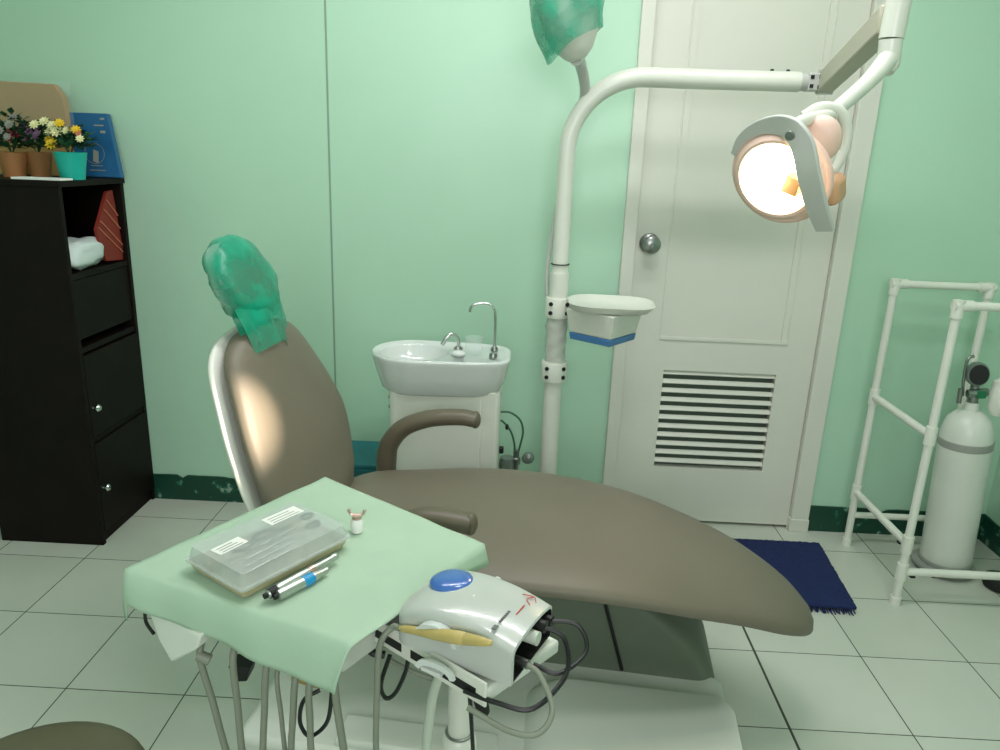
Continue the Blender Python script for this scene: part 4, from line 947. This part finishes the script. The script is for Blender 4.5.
box(bm, (LS-.0305, WS*.08, zt3(LS-.028)-.0014), (LS-.0255, WS*.08+.008, zt3(LS-.028)-.0002)); obj('grey_mark', bm, 'grey_print', sc, smooth=False)
bm = NB()
tube(bm, [(LS-.030, WS*.80, zt3(LS-.030)), (LS-.018, WS*.86, zt3(LS-.018)-.0006), (LS-.012, WS*.80, zt3(LS-.012)-.0004)], .0006, 6); tube(bm, [(LS-.018, WS*.86, zt3(LS-.018)-.0006), (LS-.022, WS*.76, zt3(LS-.022)), (LS-.015, WS*.70, zt3(LS-.015))], .0006, 6)
for k in range(7): box(bm, (LS-.0205, WS*.45+k*.0031, zt3(LS-.02)-.0001), (LS-.0185, WS*.45+.0019+k*.0031, zt3(LS-.02)+.0003))
obj('red_mark', bm, 'red_print', sc, smooth=False)
bm = NB(); sph(bm, (.075, WS+.002, .052), .006); obj('side_nub', bm, 'ceramic', sc)
# plugs and cables out of the back face
PM = SM.inverted()
def pw(x, y, z): return PM @ aZ(x, y, z)
for (y, z, m, r) in ((WS*.25, .018, 'steel', .0055), (WS*.48, .036, 'hose_pale', .008), (WS*.66, .040, 'cable', .0075), (WS*.84, .036, 'cable', .0065)):
    bm = NB(); tube(bm, [(LS-.022, y, z), (LS+.008, y, z)], r, 14, smooth=False); obj('plug', bm, m, sc)
bm = NB(); tube(bm, [(LS+.004, WS*.66, .040), (LS+.03, WS*.70, .030), (LS+.045, WS*.45, .006), (LS+.028, WS*.0, -.012), (LS-.01, -.012, -.012), (LS-.05, -.014, -.012)], .0028, 8); obj('cable', bm, 'cable', sc)
bm = NB(); tube(bm, [(LS+.004, WS*.84, .036), (LS+.034, WS*.98, .032), (LS+.052, WS*.85, .012), (LS+.035, WS*.5, .0), (LS+.006, WS*.42, .006)], .0028, 8); obj('cable', bm, 'cable', sc)
bm = NB(); tube(bm, [(LS+.006, WS*.25, .018), (LS+.024, WS*.22, .012), (LS+.046, WS*.10, -.014), (LS+.040, -.012, -.03), (LS+.01, -.022, -.032), (LS-.04, -.022, -.024)], .0033, 10); obj('hose', bm, 'hose_grey', sc)
# cradle on the front face, with its own handpiece
bm = NB(); pts = [(.078, -.004, .030), (.080, -.012, .020), (.090, -.020, .012), (.104, -.018, .008), (.118, -.008, .002)]
rings = []
for i in range(9):
    a = PI*i/8; rings.append([V((.060+.028*math.cos(a)*1.0, -.0005-d, .033+.020*math.sin(a))) for d in (0, .010)]+[V((.060+.022*math.cos(a), -.0005-d, .033+.014*math.sin(a))) for d in (.010, 0)])
loft(bm, rings); obj('cradle', bm, 'ceramic', sc, ang=60)
bm = NB(); rings = []
for i in range(9):
    a = PI*i/8; rings.append([V((.068+.026*math.cos(a), -.020-d, .004+.014*math.sin(a))) for d in (0, .004)]+[V((.068+.020*math.cos(a), -.020-d, .002+.009*math.sin(a))) for d in (.004, 0)])
loft(bm, rings); obj('cradle', bm, 'ceramic', sc, ang=60)
bm = NB(); box(bm, (.05, -.022, -.0005), (.075, 0, .004)); obj('cradle_foot', bm, 'ceramic', sc)
ha = PM @ aY(400, 629, .722); hb = PM @ aY(490, 642, .690)
A_, B3 = aY(400, 628, .735), aY(491, 643, .672)
hp3 = handpiece(A_, B3, 'tan scaler handpiece resting in the white cradle', 'handpiece_tan', [(.0025, 0), (.0042, .05), (.0055, .30), (.0068, .40), (.0075, .62), (.0072, .72), (.0064, .725), (.0062, .74), (.0068, .75), (.005, .92), (.0032, 1.0), (.0015, 1.01)], [], 'hose_grey')
bm = NB(); d = (B3-A_).normalized()
tube(bm, [A_-d*.002, A_-d*.012+V((0, 0, -.001)), aY(380, 645, .735), aY(377, 690, .735), aY(376, 752, .74), aY(378, 820, .76)], .0038, 10); ho = obj('hose', bm, 'hose_grey', None)
ho.parent = hp3; bpy.context.view_layer.update(); ho.matrix_parent_inverse = hp3.matrix_world.inverted()

# ------------------------------------------------------------------ stool
so = thing('round_stool', 'round stool with a dull brown padded seat at the lower left edge', 'stool', (-.655, .792, 0))
bm = NB(); lathe(bm, [(.02, .395), (.15, .395), (.163, .405), (.166, .42), (.160, .438), (.14, .447), (.08, .451), (0, .452)], 48); obj('seat', bm, 'stool_vinyl', so, ang=70)
bm = NB(); lathe(bm, [(.024, .06), (.024, .30), (.016, .30), (.016, .394)], 20); obj('column', bm, 'chrome', so)
for k in range(5):
    a = 2*PI*k/5; bm = NB(); tube(bm, [(0, 0, .075), (.12*math.cos(a), .12*math.sin(a), .07), (.2*math.cos(a), .2*math.sin(a), .055)], [.018, .015, .012], 10); lg = obj('leg', bm, 'chrome', so)
    bm = NB(); lathe(bm, [(0, -.01), (.022, -.01), (.024, 0), (.022, .01), (0, .01)], 16, frame((.2*math.cos(a), .2*math.sin(a), .024), (-math.sin(a), math.cos(a), 0))); obj('caster', bm, 'rubber', lg)

# ------------------------------------------------------------------ ceiling lamps
def ceiling_lamp(loc, sx, sy, label):
    o = thing('ceiling_light', label, 'ceiling light', loc)
    bm = NB(); box(bm, (-sx/2-.02, -sy/2-.02, 0), (sx/2+.02, sy/2+.02, .03)); obj('fixture_body', bm, 'ceiling', o, bevel=.004)
    bm = NB(); tube(bm, [(-sx/2, 0, -.02), (sx/2, 0, -.02)], .014, 12, smooth=False); obj('tube_lamp', bm, 'tube_glow', o)
ceiling_lamp((.25, 1.05, CZ-.03), .3, .12, 'short white ceiling light above the patient chair, outside the frame')
ceiling_lamp((.02, 1.72, CZ-.03), 1.8, .08, 'long white ceiling tube light near the far wall, outside the frame')
